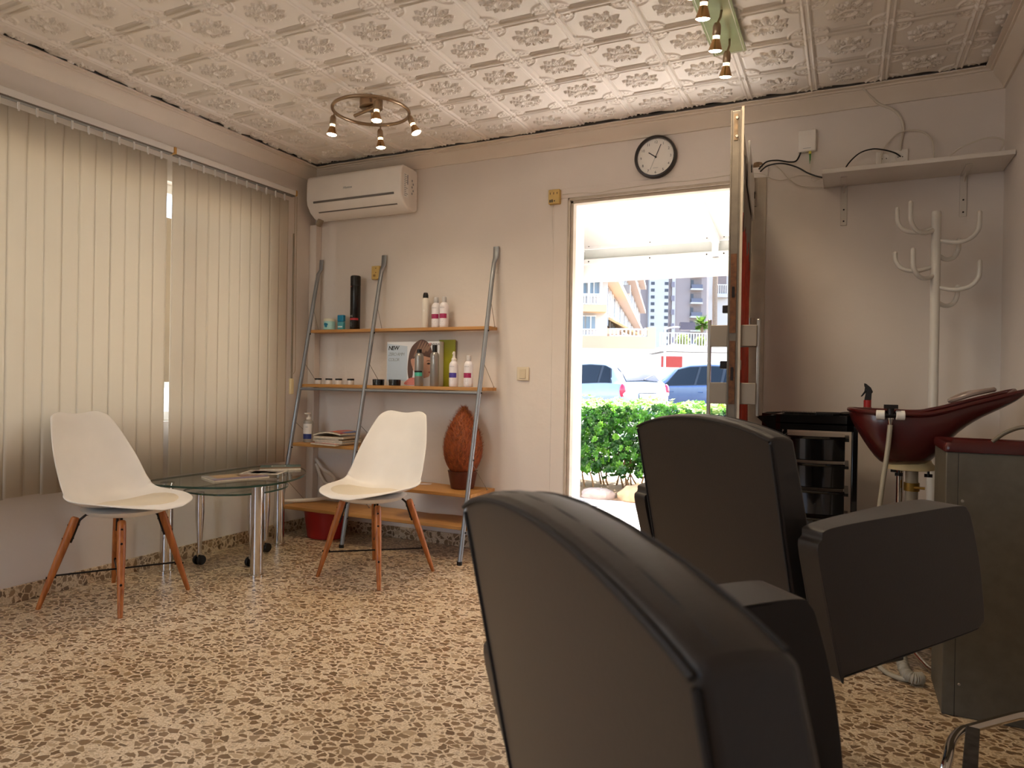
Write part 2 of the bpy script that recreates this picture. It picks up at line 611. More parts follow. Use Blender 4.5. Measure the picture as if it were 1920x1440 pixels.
# embossed ceiling panels: one surface, pressed pattern as relief
def ceiling_relief(n):
    c = (np.arange(n) + 0.5) / n - 0.5
    U, V = np.meshgrid(c, c, indexing='ij')
    h = np.zeros_like(U)
    au, av = np.abs(U), np.abs(V)
    d = 0.5 - np.maximum(au, av)
    gauss = lambda x, s: np.exp(-(x / s) ** 2)
    # double rail along the columns, single rail plus reeded band along the rows
    du, dv = 0.5 - au, 0.5 - av
    h += 4.5 * gauss(du - 0.035, 0.016) + 2.0 * gauss(du - 0.0, 0.010) - 2.0 * gauss(du - 0.068, 0.012)
    h += 4.0 * gauss(dv - 0.012, 0.012) - 2.2 * gauss(dv - 0.095, 0.010)
    reed = ((dv > 0.032) & (dv < 0.088) & (au < 0.27)).astype(float)
    h += reed * (1.8 + 1.6 * np.sin(dv * 2 * PI / 0.0185))
    # concave corners: arc line and scrolls
    rc = np.hypot(au - 0.43, av - 0.42)
    h += 3.6 * gauss(rc - 0.185, 0.011) * ((au < 0.44) & (av < 0.42))
    ang = np.arctan2(0.42 - av, 0.43 - au)
    inside = ((rc < 0.165) & (au < 0.44) & (av < 0.415)).astype(float)
    h += inside * np.maximum(0, 2.6 * np.sin(ang * 7.0) * np.sin(rc * 62 + 0.6))
    # flower: oval ring, seeds and leaves
    ro = np.hypot(U / 0.105, (V + 0.0) / 0.082)
    h += 5.5 * gauss(ro - 1.0, 0.22)
    h += (ro < 0.85) * np.maximum(0, 2.4 * np.sin(U * 150) * np.cos(V * 130))
    leaves = [(-90, .27, .062), (-58, .30, .062), (-122, .30, .062), (-22, .30, .058), (-158, .30, .058), (12, .27, .05), (168, .27, .05), (42, .24, .05), (138, .24, .05), (72, .20, .042), (108, .20, .042)]
    for a, L_, w in leaves:
        t = math.radians(a)
        s = U * math.cos(t) + V * math.sin(t)
        q = -U * math.sin(t) + V * math.cos(t)
        k = (s - 0.085) / (L_ - 0.085)
        ok = (k > 0) & (k < 1)
        wid = w * np.sin(np.clip(k, 0, 1) * PI) ** 0.6 * 0.80 * (1 + 0.2 * np.sin(k * 24)) + 1e-4
        prof = np.clip(1 - (np.abs(q) / wid) ** 2, 0, 1)
        leaf = 6.5 * prof ** 0.6 * (0.65 + 0.35 * k) - 2.2 * gauss(q, 0.007) * (prof > 0) + 1.3 * np.sin(np.abs(q) * 420 - k * 26) * (prof > 0.1)
        h = np.where(ok & (prof > 0), np.maximum(h, leaf), h)
    return h * 0.0021

def build_ceiling():
    T, n = 0.2924, 104
    x_0, y_0 = -3.083, 1.896
    xs0, xs1 = XL + 0.078, XR - 0.078
    ys0, ys1 = 0.95, YB - 0.086
    step = T / n
    tile = ceiling_relief(n)
    i0, i1 = math.ceil((xs0 - x_0) / step), math.floor((xs1 - x_0) / step)
    j0, j1 = math.ceil((ys0 - y_0) / step), math.floor((ys1 - y_0) / step)
    I, J = np.arange(i0, i1 + 1), np.arange(j0, j1 + 1)
    Z = tile[np.ix_(I % n, J % n)].copy()
    X = x_0 + I * step
    Y = y_0 + J * step
    XX, YY = np.meshgrid(X, Y, indexing='ij')
    # the old panels sag a little; the rim is ragged
    sag = 0.004 * np.sin(XX * 3.1 + 1) * np.sin(YY * 2.3) + 0.004 * np.exp(-((XX + 2.25) ** 2 + (YY - 2.75) ** 2) / 0.05)
    rim = np.minimum.reduce([XX - X[0], X[-1] - XX, Y[-1] - YY])
    sag = sag + 0.0035 * np.exp(-(rim / 0.02) ** 2) * (np.sin(XX * 21) * np.sin(YY * 19 + 2) + 0.6 * np.sin(XX * 47 + YY * 53))
    ZZ = H - Z - sag
    nx, ny = XX.shape
    co = np.stack([XX, YY, ZZ], -1).reshape(-1, 3).astype(np.float32)
    ii = np.arange((nx - 1))[:, None] * ny + np.arange(ny - 1)[None, :]
    quads = np.stack([ii, ii + 1, ii + ny + 1, ii + ny], -1).reshape(-1, 4)
    # board above the relief, coloured as the shade in the rim gap, and the flat remainder of the ceiling behind the camera
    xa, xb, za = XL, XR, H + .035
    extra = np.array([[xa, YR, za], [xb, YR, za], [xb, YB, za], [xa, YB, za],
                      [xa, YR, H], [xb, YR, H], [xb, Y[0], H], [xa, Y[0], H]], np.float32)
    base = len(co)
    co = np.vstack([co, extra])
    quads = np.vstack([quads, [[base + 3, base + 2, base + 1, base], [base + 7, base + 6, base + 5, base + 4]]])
    me = bpy.data.meshes.new('ceiling')
    me.vertices.add(len(co)); me.vertices.foreach_set('co', co.ravel())
    me.loops.add(quads.size); me.loops.foreach_set('vertex_index', quads.ravel().astype(np.int32))
    me.polygons.add(len(quads)); me.polygons.foreach_set('loop_start', np.arange(0, quads.size, 4, dtype=np.int32))
    me.polygons.foreach_set('use_smooth', np.ones(len(quads), bool))
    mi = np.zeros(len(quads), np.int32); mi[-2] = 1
    me.materials.append(M('ceiling_paint', 'efe8df', 0.6, vary=(3, 0.03)))
    me.materials.append(M('rim_gap_shade', '1c1611', 0.9))
    me.polygons.foreach_set('material_index', mi)
    me.update(calc_edges=True)
    o = bpy.data.objects.new('ceiling', me)
    COL.objects.link(o)
    return struct(o)
build_ceiling()

# cornice along three walls
corn_m = M('cornice_plaster', 'dccfc0', 0.65, vary=(5, 0.03), bump=(30, 0.15, 0.004))
CP = [(0.0, .0), (0.0, .094), (.010, .094), (.014, .082), (.026, .068), (.044, .052), (.056, .036), (.057, .029), (.066, .029), (.067, .021), (.086, .019), (.086, .013)]
def cornice(name, fn, L0, L1, n=40):
    rows = []
    for d, dz in CP[1:]:
        rows.append([fn(d, L0 + (L1 - L0) * k / n, H - dz + 0.0012 * math.sin(k * 1.9 + d * 40)) for k in range(n + 1)])
    return struct(MB().grid(rows).build(name, corn_m, angle=22))
def corn_back(d, t, z):
    return (max(min(t, XR - d), XL + d), YB - d, z)
cornice('trim_1', corn_back, XL, XR)
cornice('trim_2', lambda d, t, z: (XL + d, min(t, YB - d), z), YR, YB)
cornice('trim_3', lambda d, t, z: (XR - d, min(t, YB - d), z), YR, YB)

# terrazzo skirting tiles
sk = terrazzo('terrazzo_floor')
struct(MB().box(XL, XL + .012, YR, YB, 0, .072).build('baseboard_left', sk, bevel=.002))
b = MB().box(XL + .012, DX0 - .09, YB - .012, YB, 0, .072).box(DX1 + .06, XR, YB - .012, YB, 0, .072)
struct(b.build('baseboard_back', sk, bevel=.002))
struct(MB().box(XR - .012, XR, YR, YB - .012, 0, .072).build('baseboard_right', sk, bevel=.002))

# door: frame, open leaf with its fittings
door = struct(thing('door_1', 'open aluminium street door with a red curtain behind its glass', 'door', (0, 0, 0)))
frame_m = M('door_frame_cream', 'b5a795', 0.45, vary=(20, 0.08))
edge_m = M('door_edge_grey', '6b6156', 0.5, metal=0.3, vary=(24, 0.15))
reveal_m = M('reveal_white', 'f2efea', 0.7)
b = MB()
b.box(DX0, DX0 + .014, YB - .012, YB + .02, 0, DZ).box(DX0 + .014, DX0 + .032, YB + .0, YB + .05, 0, DZ - .014)
b.box(DX0, DX1, YB - .012, YB + .02, DZ - .016, DZ).box(DX0, DX1, YB, YB + .05, DZ - .034, DZ - .016)
b.box(DX1 - .052, DX1 + .030, YB - .014, YB + .05, 0, DZ)
b.build('frame', frame_m, door, bevel=.003)
b = MB().box(DX0, DX0 + .03, YB + .05, YB + WT + .02, 0, DZ - .03).box(DX0, DX1, YB + .05, YB + WT + .02, DZ - .03, DZ)
b.build('reveal', reveal_m, door, bevel=.003)
# raised plaster casing round the opening
struct(MB().box(DX0 - .085, DX0, YB - .006, YB, 0, DZ).box(DX0 - .085, DX1 + .036, YB - .006, YB, DZ, DZ + .055).build('trim_4', wall_m, bevel=.004))
LX0, LX1, LY0, LY1, LZ0, LZ1 = -0.412, -0.374, 2.755, 3.675, 0.012, 2.045
b = MB()
b.box(LX0, LX1, LY0, LY0 + .075, LZ0, LZ1).box(LX0, LX1, LY1 - .075, LY1, LZ0, LZ1)
b.box(LX0, LX1, LY0 + .075, LY1 - .075, LZ1 - .10, LZ1).box(LX0, LX1, LY0 + .075, LY1 - .075, LZ0, LZ0 + .16)
leaf = b.build('leaf', frame_m, door, bevel=.004)
# raised rebate strip on the outer face, taller than the leaf edge
MB().box(LX1, LX1 + .010, LY0 - .004, LY0 + .014, LZ0, LZ1 + .012).build('rebate_strip', frame_m, leaf)
b = MB().box(LX0 + .006, LX1 - .006, LY0 - .004, LY0, LZ0, LZ1 - .004)
b.box(LX0, LX0 + .005, LY0 - .006, LY0, LZ0, LZ1).box(LX1 - .005, LX1, LY0 - .006, LY0, LZ0, LZ1)
b.build('edge_channel', edge_m, leaf)
MB().box(LX0 + .018, LX1 - .018, LY0 + .07, LY1 - .07, LZ0 + .15, LZ1 - .09).build('pane', glass_m, leaf, smooth=False)
# red curtain hung behind the glass, on the outer face
rows = []
for i in range(21):
    z = 0.22 + (1.66 - 0.22) * i / 20
    rows.append([(LX1 + .004 + 0.006 * math.sin(k * 0.9) + 0.0035 * math.sin(k * 2.3 + i * .5), LY0 + .085 + .0135 * k, z + (0.03 * math.sin(k * .35) if i == 20 else 0)) for k in range(56)])
MB().grid(rows).build('curtain', M('red_curtain', 'b8402c', 0.75, vary=(18, 0.3)), leaf, solid=.002)
rows = [[(LX1 + .010 + .004 * math.sin(k * 0.8), LY0 + .085 + .0135 * k, z + dz * (0.05 * math.sin(k * .23))) for k in range(56)] for z, dz in ((1.60, 1), (1.75, 0), (1.90, 0))]
MB().grid(rows).build('valance', M('valance_grey', '8f8479', 0.8), leaf, solid=.002)
# white notice board hung outside at the top of the glass
sg = MB().box(LX1 + .018, LX1 + .026, 2.93, 3.56, 1.80, 1.985).build('hanging_sign', white_pl, leaf, bevel=.002)
b = MB()
for yy in (3.03, 3.46):
    b.tube([(LX1 + .03, yy + .012 * math.cos(t), 1.90 + .016 * math.sin(t)) for t in np.linspace(0.5, 5.2, 9)], .002, 5)
b.build('hook', dark_steel, leaf)
b = MB().tube([(LX1 + .022, 3.42, 1.80), (LX1 + .02, 3.42, 1.62)], .0012, 4)
b.build('cord', white_pl, leaf)
# lock case, rust and fittings on the edge
rust = M('rusty_plate', '5f3a20', 0.75, vary=(60, 0.45))
lk = MB().box(LX0 + .008, LX1 - .008, LY0 - .0065, LY0 - .003, 1.20, 1.50).box(LX0 + .008, LX1 - .008, LY0 - .0065, LY0 - .003, 0.93, 1.17).build('lock_plate', rust, leaf)
MB().box(LX0 + .014, LX1 - .014, LY0 - .009, LY0 - .006, 1.335, 1.375).box(LX0 + .014, LX1 - .014, LY0 - .009, LY0 - .006, 1.02, 1.07).build('latch', dark_steel, lk)
b = MB().box(LX0 + .012, LX1 - .012, LY0 - .0065, LY0 - .003, 1.93, 2.03)
up = b.build('bolt_plate', M('bolt_plate_bronze', '6d5a45', 0.5, metal=.5, vary=(50, .3)), leaf)
b = MB()
for zz in (1.945, 2.015):
    b.lathe([(.006, 0), (.005, .003)], (LX0 + .0225, LY0 - .0065, zz), 10, axis=(0, -1, 0))
b.build('screw', steel, up)
MB().box(LX0 - .022, LX0, LY0 + .03, LY0 + .055, 1.28, 1.31).build('cylinder_knob', black_pl, leaf, bevel=.003)
MB().box(LX0 - .028, LX0, LY0 + .03, LY0 + .055, 1.065, 1.095).build('inner_lock', dark_steel, leaf, bevel=.003)
MB().box(LX1, LX1 + .012, LY0 + .02, LY0 + .05, 1.06, 1.10).build('outer_lock', steel, leaf, bevel=.003)
# flat pull handles on both faces: two standoff blocks and a vertical bar each
for s, xa in ((-1, LX0), (1, LX1 + .004)):
    h = MB().box(*sorted((xa + s * .062, xa + s * .075)), LY0 + .025, LY0 + .055, 0.885, 1.255).build('pull_handle', steel, leaf, bevel=.003)
    for z0, z1 in ((1.150, 1.232), (0.930, 1.012)):
        MB().box(*sorted((xa, xa + s * .064)), LY0 + .012, LY0 + .068, z0, z1).build('standoff', M('standoff_grey', '8a7d6f', .45, metal=.2), h, bevel=.003)
# the leaf stands a little past square
_R = rotz(0.085)
_pv = Vector((-.392, 2.755, 0))
leaf.location = _pv - _R @ _pv
leaf.rotation_euler = (0, 0, 0.085)
for zz in (1.90, 1.20, 0.3):
    b = MB()
    b.lathe([(.012, 0), (.012, .07)], (DX1 - .030, YB - .026, zz), 14).lathe([(.0105, .075), (.0105, .14)], (DX1 - .030, YB - .026, zz), 14)
    b.box(DX1 - .045, DX1 - .015, YB - .026, YB - .014, zz, zz + .14)
    b.build('hinge', alu, door)

# corner pipe trunking, small pipe cover under the air conditioner
struct(MB().box(XL + .0, XL + .058, YB - .055, YB, .0, 2.03).build('trim_5', wall_m, bevel=.004))

# ================================================================== FURNITURE
# ---------------------------------------------------------------- upholstered styling chairs
def styling_chair(label, loc, ang, dz):
    t = thing('styling_chair', label, 'chair', (loc[0], loc[1], 0), ang, 'black styling chairs')
    ZT, W, REC, TH = 0.893 + dz, 0.496, 0.196, 0.062
    ARCH = 0.034
    # backrest: outline across (y) and up (z), sheared by the recline
    out = []
    zb = 0.36 + dz
    out += [(-W / 2, zb), (W / 2, zb)]
    ncol = 18
    def ztop(u):
        return ZT + ARCH * (1 - u * u) - 0.004 * abs(u) ** 8
    for k in range(ncol + 1):
        u = 1 - 2 * k / ncol
        out.append((u * W / 2, ztop(u)))
    sh = lambda z: (ZT - z) * REC
    # body as a grid wrapped round: rear face, top, front face
    rows = []
    nv = 14
    prof = []          # (thickness fraction, height fraction) from rear bottom over the top to the front bottom
    for i in range(nv + 1):
        prof.append((0.0, i / nv))
    for a in (0.12, 0.35, 0.65, 0.88):
        prof.append((a, 1.0 + 0.010 * math.sin(a * PI)))
    for i in range(nv, -1, -1):
        prof.append((1.0 + 0.18 * math.sin(PI * i / nv), i / nv))
    us = [-1, -.97, -.85, -.6, -.3, 0, .3, .6, .85, .97, 1]
    for fx, fz in prof:
        row = []
        for u in us:
            z = zb + (ztop(u) - zb) * fz
            bul = -0.006 * (1 - u * u) * math.sin(min(1, fz) * PI) if fx == 0 else 0
            row.append((sh(z) + fx * TH + bul, u * W / 2, z))
        rows.append(row)
    m = MB().grid(rows)
    for side in (0, len(us) - 1):
        n = len(prof)
        idx = [i * len(us) + side for i in range(n)]
        m.f.append(tuple(idx if side == 0 else idx[::-1])); m.mi.append(0)
    back = m.build('backrest', leather, t, bevel=.012, seg=3, angle=60)
    b = MB()
    rear = [(sh(ztop(u)) - .0015, u * W / 2, ztop(u) - .004) for u in np.linspace(-.985, .985, 24)]
    b.tube(rear, .0028, 6)
    b.tube([(sh(ztop(u)) + .020, u * W / 2, ztop(u) + .0035) for u in np.linspace(-.95, .95, 24)], .0012, 5)
    b.tube([(sh(ztop(u)) + TH - .004, u * W / 2, ztop(u) + .001) for u in np.linspace(-.97, .97, 24)], .0022, 6)
    for s in (-1, 1):
        b.tube([(sh(z) - .001, s * (W / 2 - .004), z) for z in np.linspace(zb + .02, ZT - .012, 12)], .0026, 6)
    b.build('piping', seam_m, back)
    # arms: padded side panels
    def arm_outline():
        pts = [(.116, .43), (.052, .66), (.058, .70), (.085, .722), (.30, .738), (.455, .746), (.485, .735), (.500, .705), (.528, .61), (.545, .50), (.538, .478), (.50, .468), (.30, .444), (.15, .427), (.125, .425)]
        return [(a, z + dz) for a, z in catmull2(pts)]
    for s in (-1, 1):
        inner = lambda a: .276 - .040 * min(1, max(0, (a - .06) / .30))
        y0, y1 = (lambda a: s * inner(a)), (lambda a: s * .328)
        lo_, hi_ = (y0, y1) if s > 0 else (y1, y0)
        arm = MB().prism(arm_outline(), lambda a, z, d: (a, lo_(a) if d == 0 else hi_(a), z), 0, 1).build('armrest', leather, t, bevel=.018, seg=3, angle=50)
        b = MB()
        ol = arm_outline()
        top = [p for p in ol if p[1] > .60 + dz]
        for yy, sg in ((lo_, -1), (hi_, 1)):
            b.tube([(a * .985 + .004, yy(a) - sg * .004, z - .004) for a, z in ol], .0022, 6, closed=True)
        b.build('piping', seam_m, arm)
    sp = [(.10, .45), (.10, .50), (.13, .515), (.30, .525), (.50, .515), (.545, .49), (.55, .44), (.52, .40), (.12, .40)]
    seat = MB().prism([(a, z + dz) for a, z in sp], lambda a, z, d: (a, d, z), -.234, .234).build('seat', leather, t, bevel=.018, seg=3, angle=50)
    MB().box(.16, .46, -.2, .2, .36 + dz, .405 + dz).build('seat_base', black_pl, t, bevel=.004)
    MB().lathe([(.045, .05), (.045, .2), (.03, .2), (.03, .37 + dz)], (.30, 0, 0), 20).build('column', chrome, t)
    MB().lathe([(.19, 0), (.19, .012), (.17, .028), (.08, .05), (.06, .06)], (.30, 0, 0), 40).build('base', chrome, t)
    return t

def catmull2(pts, n=5):
    P = [Vector((a, b, 0)) for a, b in pts]
    return [(p.x, p.y) for p in catmull(P, n, closed=True)]

styling_chair('dark brown leatherette styling chair nearest the camera, cut off at the photo bottom', (-.233, .534), .75, -.033)
styling_chair('dark brown leatherette styling chair between the near chair and the street door', (-.322, 1.674), .843, 0.0)

# chrome footrest at the lower right
t = thing('foot_rest', 'bent chrome tube footrest with a worn flat tread in front of the grey sink cabinet', 'footrest', (.27, 2.08, 0))
pts = [(-.07, -.36, .013), (-.068, -.30, .05), (-.055, -.22, .12), (-.040, -.15, .135), (-.025, -.07, .135), (0, .0, .135), (.03, .04, .135), (.13, .155, .135), (.165, .19, .135), (.20, .205, .135), (.235, .2, .10), (.25, .19, .05), (.252, .188, .013)]
MB().tube(catmull(pts, 6), .0115, 12).build('tube', chrome, t)
MB().obox((.012, -.105, .143), .030, .26, .008, rotz(-.16)).build('tread', M('worn_tread', '4a4440', .5, metal=.5, vary=(40, .4)), t, bevel=.002)

# ---------------------------------------------------------------- white shell chairs
def shell_chair(label, loc, ang, leg_turn):
    t = thing('shell_chair', label, 'chair', (loc[0], loc[1], 0), ang, 'white shell chairs')
    cl = [(.266, .428), (.245, .444), (.17, .448), (.08, .438), (-.02, .421), (-.085, .416), (-.138, .432), (-.178, .482), (-.205, .56), (-.234, .64), (-.262, .72), (-.286, .79), (-.296, .816), (-.301, .828)]
    hw = [.05, .135, .197, .222, .232, .233, .228, .224, .216, .202, .180, .156, .140, .115]
    lift = [.0, .002, .010, .028, .050, .066, .080, .080, .066, .052, .038, .024, .014, .010]
    C = catmull([(a, 0, z) for a, z in cl], 3)
    def interp(arr):
        return [p.x for p in catmull([(a, 0, 0) for a in arr], 3)]
    HW, LF = interp(hw), interp(lift)
    rows = []
    for i, p in enumerate(C):
        d = C[min(i + 1, len(C) - 1)] - C[max(i - 1, 0)]
        d.normalize()
        nrm = Vector((d.z, 0, -d.x))          # points up over the seat, forward along the back
        row = []
        for k in range(17):
            u = -1 + 2 * k / 16
            q = abs(u) ** 2.4
            pos = p + nrm * (LF[i] * q) + Vector((0, HW[i] * math.sin(u * PI / 2) if False else HW[i] * u, 0))
            if i >= len(C) - 8:                 # two soft shoulders with a dip between them at the top
                w = (i - (len(C) - 9)) / 8
                pos.z += w * (-.006 * math.cos(u * PI)) - w * .014 * abs(u) ** 8
            row.append(tuple(pos))
        rows.append(row)
    sh = MB().grid(rows).build('seat_shell', shell_white, t, solid=.007, subsurf=1)
    # cushion lying in the seat
    rows = []
    for j in range(7):
        f = j / 6
        row = []
        for k in range(28):
            a = 2 * PI * k / 28
            x = .058 + .180 * math.cos(a) * (1 - f) ** .5 * (1.0)
            y = .182 * math.sin(a) * (1 - f) ** .5 * (1 + .10 * math.cos(a + PI))
            ii = min(range(len(C) * 2 // 3), key=lambda i: abs(C[i].x - x))
            base = C[ii].z + LF[ii] * (abs(y) / HW[ii]) ** 2.4 + .005
            row.append((x, y, base + .020 * (1 - (1 - f) ** 2) + (.0 if j else -.004)))
        rows.append(row)
    MB().grid(rows, closed_u=True).build('cushion', cushion_m, t, angle=80)
    # pan under the seat
    MB().lathe([(.06, .386), (.11, .388), (.155, .398), (.18, .418)], (.01, 0, 0), 24, cap=True).build('under_pan', shell_white, t)
    top, foot, LO = .118, .207, -.045
    TR = lambda p: rotz(leg_turn) @ Vector(p) + Vector((LO, 0, 0))
    for sx, sy in ((1, 1), (1, -1), (-1, 1), (-1, -1)):
        a = TR((.01 + sx * top, sy * top, .382)); f = TR((sx * foot, sy * foot, 0))
        pts = [f + (a - f) * k for k in (0, .3, .62, .9, .985, 1)]
        leg = MB().tube(pts, [.0095, .0135, .0165, .0175, .0165, .012], 12).build('leg', leg_wood, t)
        b = MB()
        n = (a - f).normalized()
        inn = rotz(leg_turn) @ Vector((-sx, -sy, 0)).normalized()
        c0 = a - n * .115 + inn * .019; c1 = a - n * .015 + inn * .019
        b.tube([c0, c0 * .5 + c1 * .5, c1, TR((.01 + sx * .09, sy * .09, .390)), TR((.03 + sx * .03, sy * .03, .390))], .0058, 8)
        for k in (.035, .095):
            c = a - n * k
            b.tube([c + inn * .026, c - inn * .019], .005, 8)
        b.build('bracket', dark_steel, leg)
        c = f + (a - f) * .34
        MB().tube([c - inn * .018, c + inn * .02], .0052, 8).build('bolt', dark_steel, leg)
    for s in (1, -1):
        f = foot + (top - foot) * .34
        z = .382 * .34 + (.006 if s > 0 else -.006)
        MB().tube([TR((-f, -s * f, z)), TR((f, s * f, z))], .0042, 8).build('cross_rod', dark_steel, t)
    return t
shell_chair('white shell chair on wooden legs by the blinds, left of the glass table', (-2.885, 2.068), math.radians(7), math.radians(5.5))
shell_chair('white shell chair on wooden legs in front of the wooden shelf rack', (-2.168, 2.908), math.radians(272), math.radians(-8))

# ---------------------------------------------------------------- glass tables
gt = M('green_glass', (0.86, 0.95, 0.92), 0.02, trans=1.0, ior=1.48)
ge = M('glass_edge', '2f4a3e', 0.12, trans=.3)
def glass_top(outline, z, th, parent):
    ol = [(p.x, p.y) for p in catmull([(a, b, 0) for a, b in outline], 6, closed=True)]
    o = MB().prism(ol, lambda a, b2, d: (a, b2, d), z - th, z).build('glass_top', [clear_glass('table_glass', (.93, .965, .945)), ge], parent, angle=30)
    for p in o.data.polygons:
        p.material_index = 0 if abs(p.normal.z) > .5 else 1
    return o
t = thing('glass_coffee_table', 'rounded glass coffee table on three thick chrome legs beside the blinds', 'table', (-2.93, 2.78, 0))
ox, oy = -2.93, 2.78
ol = [(-3.18, 2.36), (-2.98, 2.345), (-2.78, 2.40), (-2.645, 2.52), (-2.595, 2.70), (-2.66, 2.93), (-2.79, 3.11), (-2.95, 3.235), (-3.10, 3.27), (-3.19, 3.16), (-3.20, 2.76)]
glass_top([(a - ox, b2 - oy) for a, b2 in ol], .47, .010, t)
for x, y in ((-3.118, 2.462), (-2.668, 2.628), (-3.058, 3.185)):
    MB().lathe([(.036, 0), (.036, .012), (.0305, .014), (.0305, .452), (.034, .452), (.034, .46)], (x - ox, y - oy, 0), 28).build('leg', chrome, t)
t = thing('nesting_glass_table', 'low glass side table on castered chrome legs, tucked under the coffee table', 'table', (-2.95, 2.86, 0))
ox, oy = -2.95, 2.86
ol = [(-3.17, 2.60), (-2.98, 2.57), (-2.83, 2.64), (-2.765, 2.78), (-2.80, 2.96), (-2.90, 3.08), (-3.04, 3.10), (-3.16, 3.02), (-3.20, 2.80)]
glass_top([(a - ox, b2 - oy) for a, b2 in ol], .398, .009, t)
for x, y in ((-3.095, 2.645), (-2.825, 2.745), (-3.00, 3.02)):
    leg = MB().lathe([(.010, .062), (.013, .12), (.021, .24), (.023, .29), (.022, .388)], (x - ox, y - oy, 0), 20).build('leg', chrome, t)
    c = MB()
    for s in (-1, 1):
        c.lathe([(.024, -.008), (.026, -.004), (.026, .004), (.024, .008)], (x - ox + s * .016, y - oy, .0265), 18, axis=(1, 0, 0))
    c.build('caster', black_pl, leg)
    MB().box(x - ox - .006, x - ox + .006, y - oy - .012, y - oy + .012, .022, .066).build('caster_fork', chrome, leg)

# ---------------------------------------------------------------- ladder shelf rack
PX = (-3.205, -2.688, -1.882)
py = lambda z: 3.31 + .2067 * z
RK = thing('shelf_rack', 'ladder shelf rack with grey metal uprights and wooden boards leaning on the back wall', 'shelf', (-2.54, 3.6, 0))
ROX, ROY = -2.54, 3.6
for x in PX:
    b = MB()
    path = [(x - ROX, py(z) - ROY, z) for z in (0.0, .6, 1.2, 1.60)] + [(x - ROX, 3.662 - ROY, 1.70), (x - ROX, 3.684 - ROY, 1.735), (x - ROX, 3.688 - ROY, 1.80)]
    rows = []
    for i, p in enumerate(path):
        w, d = (.013, .013) if i < 4 else ((.0135, .011) if i == 4 else (.019, .005))
        rows.append([(p[0] + w * math.cos(a) * 1.0, p[1] + d * math.sin(a), p[2]) for a in np.linspace(0, 2 * PI, 13)[:-1]])
    b.grid(rows, closed_u=True)
    n = 12
    b.f.append(tuple(range(n - 1, -1, -1))); b.mi.append(0)
    b.f.append(tuple((len(rows) - 1) * n + k for k in range(n))); b.mi.append(0)
    up = b.build('upright', grey_metal, RK)
    MB().lathe([(.015, 0), (.015, .02)], (x - ROX, py(0) - ROY, 0), 14).build('foot_cap', black_pl, up)
    b = MB()
    for z in (.19, .36, .58, .955, 1.315):
        b.lathe([(.005, 0), (.005, .004)], (x - ROX + .013, py(z - .02) - ROY, z - .02), 8, axis=(1, 0, 0))
    b.build('bolt', dark_steel, up)
BOARDS = [(PX[0], PX[1], 1.322, 3.685), (PX[1], PX[2] + .018, 1.322, 3.685), (PX[0], PX[1], .966, 3.685), (PX[1], PX[2] + .018, .966, 3.685),
          (PX[0] + .0, PX[1] + .20, .588, 3.66), (PX[1] + .30, PX[2] + .018, .372, 3.685), (PX[0], PX[1], .198, 3.64), (PX[1], PX[2] + .018, .198, 3.64)]
TOPZ = {}
for x0, x1, z, yb in BOARDS:
    yf = py(z) + .004
    b = MB()
    if abs(z - .372) < .01:      # this board has a wavy back edge and a slanting left end
        pl = [(x0, yf), (x1, yf), (x1, yb), (x1 - .15, yb - .004), (x1 - .3, yb - .02), (x0 + .12, yb - .005), (x0 - .02, yb - .02)]
    elif z < .25 and x0 > -2.8:
        pl = [(x0, yf), (x1, yf), (x1, yb), (x1 - .25, yb + .0), (x1 - .4, yb - .03), (x0 + .2, yb), (x0, yb)]
    else:
        pl = [(x0, yf), (x1, yf), (x1, yb), (x0, yb)]
    b.prism([(a - ROX, c - ROY) for a, c in pl], lambda a, c, d: (a, c, d), z - .019, z)
    b.build('shelf_board', shelf_wood, RK, bevel=.002)
for z in (.934,):
    for x0, x1 in ((PX[0], PX[1]), (PX[1], PX[2])):
        MB().tube([(x0 - ROX, py(z) - ROY, z), (x1 - ROX, py(z) - ROY, z)], .0085, 10).build('crossbar', grey_metal, RK)
wire = M('stay_wire', '9a8f84', .35, metal=.8)
for x in PX:
    for z in (1.322, .966, .588, .372, .198):
        if (x == PX[2] and z == .588) or (x == PX[0] and z == .372):
            continue
        zt = z + (.13 if z > .5 else .16)
        yb = min(3.672, py(z) + .14 if z > 1 else py(z) + .22)
        xs = x - ROX + (.012 if x == PX[2] else .010)
        b = MB().tube([(xs, py(zt) - ROY + .004, zt), (xs, yb - ROY - .01, z + .003)], .0017, 6)
        b.lathe([(.004, 0), (.004, .006)], (xs, yb - ROY - .01, z), 8)
        b.build('stay_wire', wire, RK)

